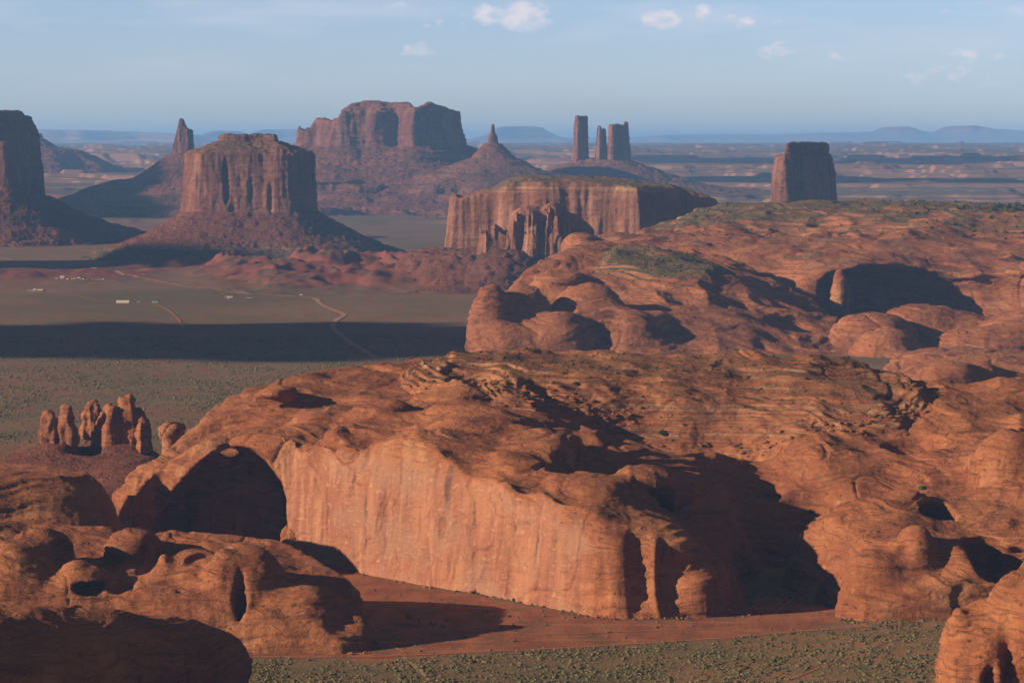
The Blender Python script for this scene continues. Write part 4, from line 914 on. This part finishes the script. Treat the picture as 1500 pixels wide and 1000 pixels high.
# surface heights of the mesas by looking down
bpy.context.view_layer.update()
dg = bpy.context.evaluated_depsgraph_get()
def drop(x, y, nzmin=.8):
    zs, ok, ob = [], [], []
    for a, b in zip(x, y):
        h, loc, nn, _, obj, _ = sc.ray_cast(dg, (a, b, 600), (0, 0, -1))
        zs.append(loc.z if h else 0); ok.append(h and nn.z > nzmin); ob.append(obj.name if h else '')
    return np.array(zs), np.array(ok), ob
N_ = 9000; y = 6000 + rs.rand(N_) * 1350; u = 900 + rs.rand(N_) * 700; x = (u - 750) / F * y
keep = rs.rand(N_) < .1 + .9 * sstep(-.1, .4, fbm2(x / 70, y / 70, 3, 83)); x, y = x[keep], y[keep]
z, ok, ob = drop(x, y, .85); x, y, z = x[ok], y[ok], z[ok]; r = 1.0 + rs.rand(len(x)) ** 3 * 3.2 * (.5 + .9 * sstep(1150, 1500, 750 + F * x / y))
o = scatter('shrubs', x, y, z, r, JUN, .8); tag(o, 'dark juniper shrubs sprinkled over the high scrub plateau', 'shrubs')
N_ = 2600; y = 5080 + rs.rand(N_) * 450; u = 860 + rs.rand(N_) * 240; x = (u - 750) / F * y
keep = (-polyd(x, y, gcapP) > -5) & (rs.rand(N_) < .6); x, y = x[keep], y[keep]
z, ok, ob = drop(x, y, .8); x, y, z = x[ok], y[ok], z[ok]; r = .7 + rs.rand(len(x)) ** 3 * 1.4
o = scatter('shrubs', x, y, z, r, JUN, .8); tag(o, 'small shrubs on the oval green cap of the slickrock hill', 'shrubs')
N_ = 1300; cp = np.array(capP); x = cp[:, 0].min() + rs.rand(N_) * np.ptp(cp[:, 0]); y = cp[:, 1].min() + rs.rand(N_) * np.ptp(cp[:, 1])
keep = -polyd(x, y, capP) > 0; x, y = x[keep], y[keep]; z, ok, ob = drop(x, y, .6); x, y, z = x[ok], y[ok], z[ok]; r = .35 + rs.rand(len(x)) ** 3 * 1.3
o = scatter('shrubs', x, y, z, r, JUN, .7); tag(o, 'tiny shrubs among the broken beds on top of the near mesa', 'shrubs')
# broken blocks along the ledge of the near mesa
N_ = 3000; x = cp[:, 0].min() + rs.rand(N_) * np.ptp(cp[:, 0]); y = cp[:, 1].min() - 20 + rs.rand(N_) * 130
e = -polyd(x, y, capP); keep = (np.abs(e - 6 + fbm2(x / 20, y / 20, 3, 90) * 12) < 11) & (x > -40); x, y = x[keep], y[keep]
z, ok, ob = drop(x, y, -1); x, y, z = x[ok], y[ok], z[ok]; r = .5 + rs.rand(len(x)) ** 2.5 * 2.3
o = scatter('rubble', x, y, z - .1, r, ROCK, .55); tag(o, 'broken angular sandstone blocks strewn along the top ledge of the near mesa', 'rubble')
nf = 900; ft = np.array(pxy([(430,824,0),(560,845,0),(700,869,0),(800,889,0),(870,903,0),(915,906,0),(1000,905,0),(1070,900,0),(1150,896,0)])); kx = rs.rand(nf) * (len(ft) - 1); ki = kx.astype(int); fx_ = (kx - ki)[:, None]; pf = ft[ki] * (1 - fx_) + ft[ki + 1] * fx_
x = pf[:, 0] - np.abs(rs.randn(nf)) * 3; y = pf[:, 1] - 1 - np.abs(rs.randn(nf)) * 4.5; keep = fbm2(x / 16, y / 60, 3, 95) > rs.rand(nf) * .5 - .15; x, y = x[keep], y[keep]; r = .25 + rs.rand(len(x)) ** 3 * 1.3
o = scatter('rubble', x, y, ground(x, y), r, ROCK, .65); tag(o, 'small fallen stones strewn along the foot of the pale wall', 'rubble')
clock('plants')

# single bushes and boulders that show
def bush(u, v, r, mat, label, on=None, name='bush', cat='bush', group=None):
    x, y = P(u, v, 0); z = 0
    if on is not None:
        a, b, c = Q(u, v, on); dr = Vector((a, b, c - HC)).normalized(); h, loc, nn, _, _, _ = sc.ray_cast(dg, (0, 0, HC), dr)
        if h: x, y, z = loc
    root = empty(name, (x, y, z)); tag(root, label, cat, group)
    rr = np.random.RandomState(int(u * 7 + v)); V = []; Fc = []
    for kq in range(150):
        d = rr.normal(size=3); d /= np.linalg.norm(d); d *= r * rr.rand() ** .4; d[2] = abs(d[2]) * .85 + r * .15
        V.append(ICO * r * .2 * (1 + (rr.rand(12, 1) - .5) * .8) + d); Fc.append(ICF + kq * 12)
    m = make_mesh('foliage', np.concatenate(V), np.concatenate(Fc), mat, root, smooth=False)
    a = np.linspace(0, 2 * math.pi, 6)[:-1]; b0 = np.stack([np.cos(a) * r * .1, np.sin(a) * r * .1, a * 0 - .3], 1); b1 = np.stack([np.cos(a) * r * .05, np.sin(a) * r * .05, a * 0 + r * .6], 1)
    make_mesh('stem', np.vstack([b0, b1]), np.array([(i, (i + 1) % 5, 5 + (i + 1) % 5, 5 + i) for i in range(5)]), TALUS, root)
bush(695, 864, 2.6, GRN, 'bright green bush standing on boulders at the foot of the pale wall')
bush(755, 880, 2.4, JUN, 'low wide dark green bush at the foot of the pale wall, right of the boulders')
bush(519, 834, 1.8, JUN, 'small dark bush near the left end of the pale wall foot')
bush(971, 636, 3.6, JUN, 'dark green juniper in the shaded hollow on the mesa top', 2400)
bush(843, 563, 2.4, JUN, 'small round bush below the ledge on the mesa top', 2600)
bush(1350, 716, 2.6, GRN, 'green bush in the gap beside the smooth dome summit', 2400)
bush(1186, 750, 2.2, JUN, 'bushy clump in the shaded hollow left of the smooth dome', 2400)
bush(1156, 897, 1.8, SAGE, 'pale sagebrush at the sandy mouth of the dark cave')
bush(1215, 889, 2.4, JUN, 'dark bush against the dome foot in the cave mouth')
BOULD = [(622,860,1.2),(632,862,1.8),(653,857,1.7),(660,855,1.2),(700,868,2.6),(690,869,1.8),(712,869,1.9),(722,873,1.4),(741,876,1.6),(733,877,1.0),(875,905,1.7),(889,905,2.2),(920,903,1.6),(940,902,3.0),(576,838,2.6),(572,842,1.5),(514,958,1.6),(535,957,1.4)]
LBL = ['leftmost small boulder lying on the red sand below the wall', 'rounded boulder on the red sand, second from the left below the wall', 'flat boulder in the shade of the wall foot', 'small block touching the flat boulder', 'largest boulder, under the bright green bush', 'boulder on the left side of the bright green bush', 'boulder on the right side of the bright green bush', 'small block right of the boulders below the green bush', 'block just left of the low dark green bush', 'tiny stone in front of the low dark green bush',
       'boulder at the right end of the pale wall foot', 'larger boulder below the twin hollows of the wall end', 'block in the shade right of the twin hollows', 'pointed sunlit boulder standing before the shaded cliff', 'tilted slab leaning on the left part of the pale wall', 'small stone beside the tilted slab', 'dark stone beside the track below the lumpy outcrop', 'dark stone at the right end of the lumpy outcrop']
for (u, v, r), lb in zip(BOULD, LBL):
    x, y = P(u, v, 0); rr = np.random.RandomState(int(u)); 
    import bmesh
    bm = bmesh.new(); bmesh.ops.create_icosphere(bm, subdivisions=3, radius=r)
    pv = np.array([vv.co[:] for vv in bm.verts]); pn = pv / r
    dd = fbm(pn[:, 0] * 1.3 + u, pn[:, 1] * 1.3, pn[:, 2] * 1.3 + v, 3, 3) * .55; pv = np.sign(pn) * np.abs(pn) ** .8 * r * (1 + dd)[:, None]; pv[:, 2] *= .75
    fc = np.array([[vv.index for vv in f.verts] for f in bm.faces]); bm.free()
    o = make_mesh('boulder', pv, fc, ROCK, smooth=False); o.location = (x, y, float(ground(x, y)) + r * .35); tag(o, lb, 'boulder', 'boulders at the foot of the cliffs')

# ================================================================== THE SETTLEMENT ON THE VALLEY FLOOR
def flatm(name, c, r=.6): 
    t = NT(name); t.b.inputs['Roughness'].default_value = r
    return t.done(t.mix(t.ramp(t.noise(.7, .7, .7, 3, 1), .3, .7), tuple(k * .85 for k in c), c))
WHT = flatm('white_siding', (.80, .78, .74)); GRY = flatm('grey_roof', (.35, .33, .32)); BRN = flatm('brown_wood', (.16, .09, .06)); TEAL = flatm('green_roof', (.04, .09, .07)); GLS = flatm('window_glass', (.03, .035, .045), .2); RUB = flatm('rubber', (.02, .02, .02), .8); MET = flatm('white_metal_roof', (.85, .84, .82), .4)
CARC = {k: flatm('car_paint_' + k, c, .35) for k, c in dict(white=(.8, .8, .8), black=(.03, .03, .035), grey=(.25, .26, .27), blue=(.05, .1, .25), red=(.35, .04, .03), silver=(.55, .56, .57)).items()}
def box(name, c, s, mat, parent):
    bm = bmesh.new(); bmesh.ops.create_cube(bm, size=1); 
    for vv in bm.verts: vv.co = Vector((vv.co.x * s[0] + c[0], vv.co.y * s[1] + c[1], vv.co.z * s[2] + c[2]))
    bmesh.ops.bevel(bm, geom=bm.edges[:], offset=min(s) * .06, segments=1, affect='EDGES')
    m = bpy.data.meshes.new(name); bm.to_mesh(m); bm.free(); m.materials.append(mat); o = bpy.data.objects.new(name, m); col.objects.link(o); o.parent = parent; return o
def prism(name, L, Wd, z0, h, mat, parent, over=.5):
    a, b = L / 2 + over, Wd / 2 + over
    p = np.array([(-a,-b,z0),(a,-b,z0),(a,b,z0),(-a,b,z0),(-a,0,z0+h),(a,0,z0+h)]); 
    m = bpy.data.meshes.new(name); m.from_pydata(p.tolist(), [], [(0,3,2,1),(0,1,5,4),(2,3,4,5),(1,2,5),(3,0,4)]); m.materials.append(mat)
    o = bpy.data.objects.new(name, m); col.objects.link(o); o.parent = parent; return o
def house(u, v, L, Wd, H, wall, roof, rot, label, rh=2.2, name='house', cat='house'):
    x, y = P(u, v, 0); r = empty(name, (x, y, float(ground(x, y)))); r.rotation_euler.z = rot; r.scale = (.66, .66, .72); tag(r, label, cat)
    box('wall', (0, 0, H / 2 - .25), (L, Wd, H + .5), wall, r); prism('roof', L, Wd, H + .02, rh, roof, r)
    d = box('door', (L * .1, -Wd / 2 - .02, 1.05), (1.1, .12, 2.1), BRN, r)
    for i in (-.33, -.12, .32): box('window', (L * i, -Wd / 2 - .02, H * .55), (1.6, .12, 1.2), GLS, r)
    return r
house(180, 443.5, 38, 10, 4.5, WHT, MET, .02, 'long white shed with a pale roof, alone on the valley floor', 2.6, 'shed', 'shed')
house(51, 427.5, 9, 9, 5.5, WHT, MET, .2, 'small bright white house in the far left farmyard', 2.4)
house(44, 427.8, 16, 7, 3, GRY, GRY, .0, 'low grey house left of the bright white one')
house(59, 427.0, 18, 8, 3, GRY, MET, .0, 'low long house right of the bright white one')
house(65, 427.8, 8, 7, 3.4, BRN, BRN, .1, 'small dark brown house at the end of the farmyard')
house(228, 443, 20, 12, 5, GRY, TEAL, -.1, 'house with a dark green roof at the end of the dirt path')
house(203, 443.5, 9, 5, 2.6, WHT, GRY, .1, 'little grey-roofed house between the white shed and the green roof')
house(337, 437.5, 14, 8, 4, WHT, MET, .2, 'small white house beside the pale road in mid valley')
house(332, 437, 8, 8, 4, GRY, GRY, .2, 'grey house touching the small white one beside the road')
house(315, 431.5, 22, 7, 3, BRN, BRN, 0, 'low brown house north of the road in mid valley')
house(365, 439, 20, 7, 3, BRN, GRY, 0, 'low brown house with a grey roof right of the small white one')
house(91, 409.5, 14, 9, 6, WHT, MET, .1, 'tall white visitor house at the left end of the parked vehicles')
house(83, 409.5, 7, 6, 4, WHT, GRY, .1, 'small pale hut left of the tall white visitor house', 1.5, 'hut', 'hut')
house(143, 412, 34, 7, 3, BRN, GRY, .0, 'long low brown stable at the right end of the parked vehicles', 1.6, 'stable', 'stable')
def car(paint, big=1.0):
    r = empty('parked_car'); 
    box('body', (0, 0, .75), (4.8, 1.9, .8), paint, r); c = box('cabin', (-.2, 0, 1.5), (2.8, 1.7, .72), paint, r); box('windscreen', (1.22, 0, 1.5), (.08, 1.5, .55), GLS, r)
    for sx in (-1.5, 1.5):
        for sy in (-.9, .9):
            bm = bmesh.new(); bmesh.ops.create_cone(bm, segments=12, radius1=.36, radius2=.36, depth=.24, cap_ends=True)
            m = bpy.data.meshes.new('wheel'); bm.to_mesh(m); bm.free(); m.materials.append(RUB); wv = bpy.data.objects.new('wheel', m); col.objects.link(wv); wv.rotation_euler.x = R(90); wv.location = (sx, sy, .36); wv.parent = r
    return r
protos = {k: car(m) for k, m in CARC.items()}; used = set()
def place(k, u, v, rot, label, s=1.0):
    src = protos[k]
    if k in used:
        o = src.copy(); col.objects.link(o)
        for ch in [c for c in bpy.data.objects if c.parent == src]:
            d = ch.copy(); col.objects.link(d); d.parent = o
    else: o = src; used.add(k)
    x, y = P(u, v, 0); o.location = (x, y, float(ground(x, y))); o.rotation_euler.z = rot; o.scale = (s, s, s)
    tag(o, label, 'car', 'vehicles parked at the visitor stop')
cars = [('white',99,411,'white car parked first right of the tall white house'),('black',102,410.5,'black car parked beside the first white car'),('white',106,411.5,'white car in the second gap of the row'),('white',109,411,'white car near the middle left of the row'),('blue',112,411.5,'dark blue car near the middle of the row'),('silver',114,410.6,'silver car standing behind the dark blue one'),('white',116.5,410.5,'brightest white car in the middle of the row'),('grey',119,411.5,'grey car right of the brightest white one'),('white',122,412,'white car right of the grey one'),('black',124.5,411.8,'black car right of the middle of the row'),('silver',128,412,'silver car just left of the red one'),('red',131,412.2,'red car left of the long stable'),('silver',134.5,411.6,'silver car at the left corner of the long stable'),('white',151,411.5,'white car at the right end of the long stable')]
for i, (k, u, v, lb) in enumerate(cars): place(k, u, v, rs.rand() * 3, lb)
place('white', 167, 400.5, -.4, 'white car driving on the pale road above the settlement', 1.6); place('white', 441, 435, .1, 'white car on the road just before its bend', 1.6); place('grey', 405, 420, .1, 'grey car at the foot of the red hills', 1.3)
for k in protos:
    if k not in used:
        for c in [c for c in bpy.data.objects if c.parent == protos[k]]: bpy.data.objects.remove(c)
        bpy.data.objects.remove(protos[k])

# ================================================================== CLOUDS OVERHEAD (their shade falls in bands across the valley)
CM = NT('cloud_white').done((.85, .85, .87))
def cloud(x, y, rx, ry, label, h=1700.0, seed=0):
    t = h / sv[2]; cx, cy = x + sv[0] * t, y + sv[1] * t
    bm = bmesh.new(); bmesh.ops.create_icosphere(bm, subdivisions=6, radius=1)
    p = np.array([vv.co[:] for vv in bm.verts]); fc = np.array([[vv.index for vv in f.verts] for f in bm.faces]); bm.free()
    n = p.copy(); p = p * np.array([rx, ry, 110.0]); p[:, 2] = np.where(p[:, 2] < 0, p[:, 2] * .25, p[:, 2])
    d = fbm((p[:, 0] + cx) / 520, (p[:, 1] + cy) / 300, p[:, 2] / 150 + seed, 5, seed) * 1.7
    p = p + n * d[:, None] * np.array([min(rx, ry) * .95, min(rx, ry) * .95, 70.0]) 
    o = make_mesh('cloud', p, fc, CM); o.location = (cx, cy, h); tag(o, label, 'cloud', kind='structure')
def cl_at(u, v, ru, dv, label, seed):
    x, y = P(u, v, 0); _, y0 = P(u, v + dv, 0); _, y1 = P(u, v - dv, 0)
    cloud(x, (y0 + y1) / 2, ru * y / F, abs(y1 - y0) / 2, label, 1700, seed)
cl_at(230, 500, 430, 28, 'flat bank of cloud over the near valley', 3)
cl_at(60, 388, 330, 7, 'thin streak of cloud over the settlement', 5)
cloud(-1650, 13500, 420, 700, 'small cloud over the tall spire', 1900, 8)

cloud(*P(1350, 286, 30)[:2], 1500, 500, 'long cloud over the far country', 1900, 9)
cloud(2200, 24000, 3500, 900, 'distant cloud over the far country', 2100, 10)

# ================================================================== HAZE
bm = bmesh.new(); bmesh.ops.create_cube(bm, size=1)
HW, Y0, Y1, ZB = 130000, -3500, 133000, -40
for vv in bm.verts: vv.co = Vector((vv.co.x * 2 * HW, (Y0 + Y1) / 2 + vv.co.y * (Y1 - Y0), ZB + (vv.co.z + .5) * (HAZE_TOP - ZB)))
m = bpy.data.meshes.new('haze'); bm.to_mesh(m); bm.free()
hm = bpy.data.materials.new('haze'); hm.use_nodes = True; hm.node_tree.nodes.clear()
ho = N(hm.node_tree, 'ShaderNodeOutputMaterial'); hv = N(hm.node_tree, 'ShaderNodeVolumePrincipled'); hm.node_tree.links.new(hv.outputs[0], ho.inputs['Volume'])
hv.inputs['Density'].default_value = 2.0e-5; hv.inputs['Color'].default_value = (.29, .57, 1.0, 1); hv.inputs['Anisotropy'].default_value = 0.0
m.materials.append(hm); o = bpy.data.objects.new('haze', m); col.objects.link(o); o['kind'] = 'stuff'; o.visible_shadow = True
clock('done')
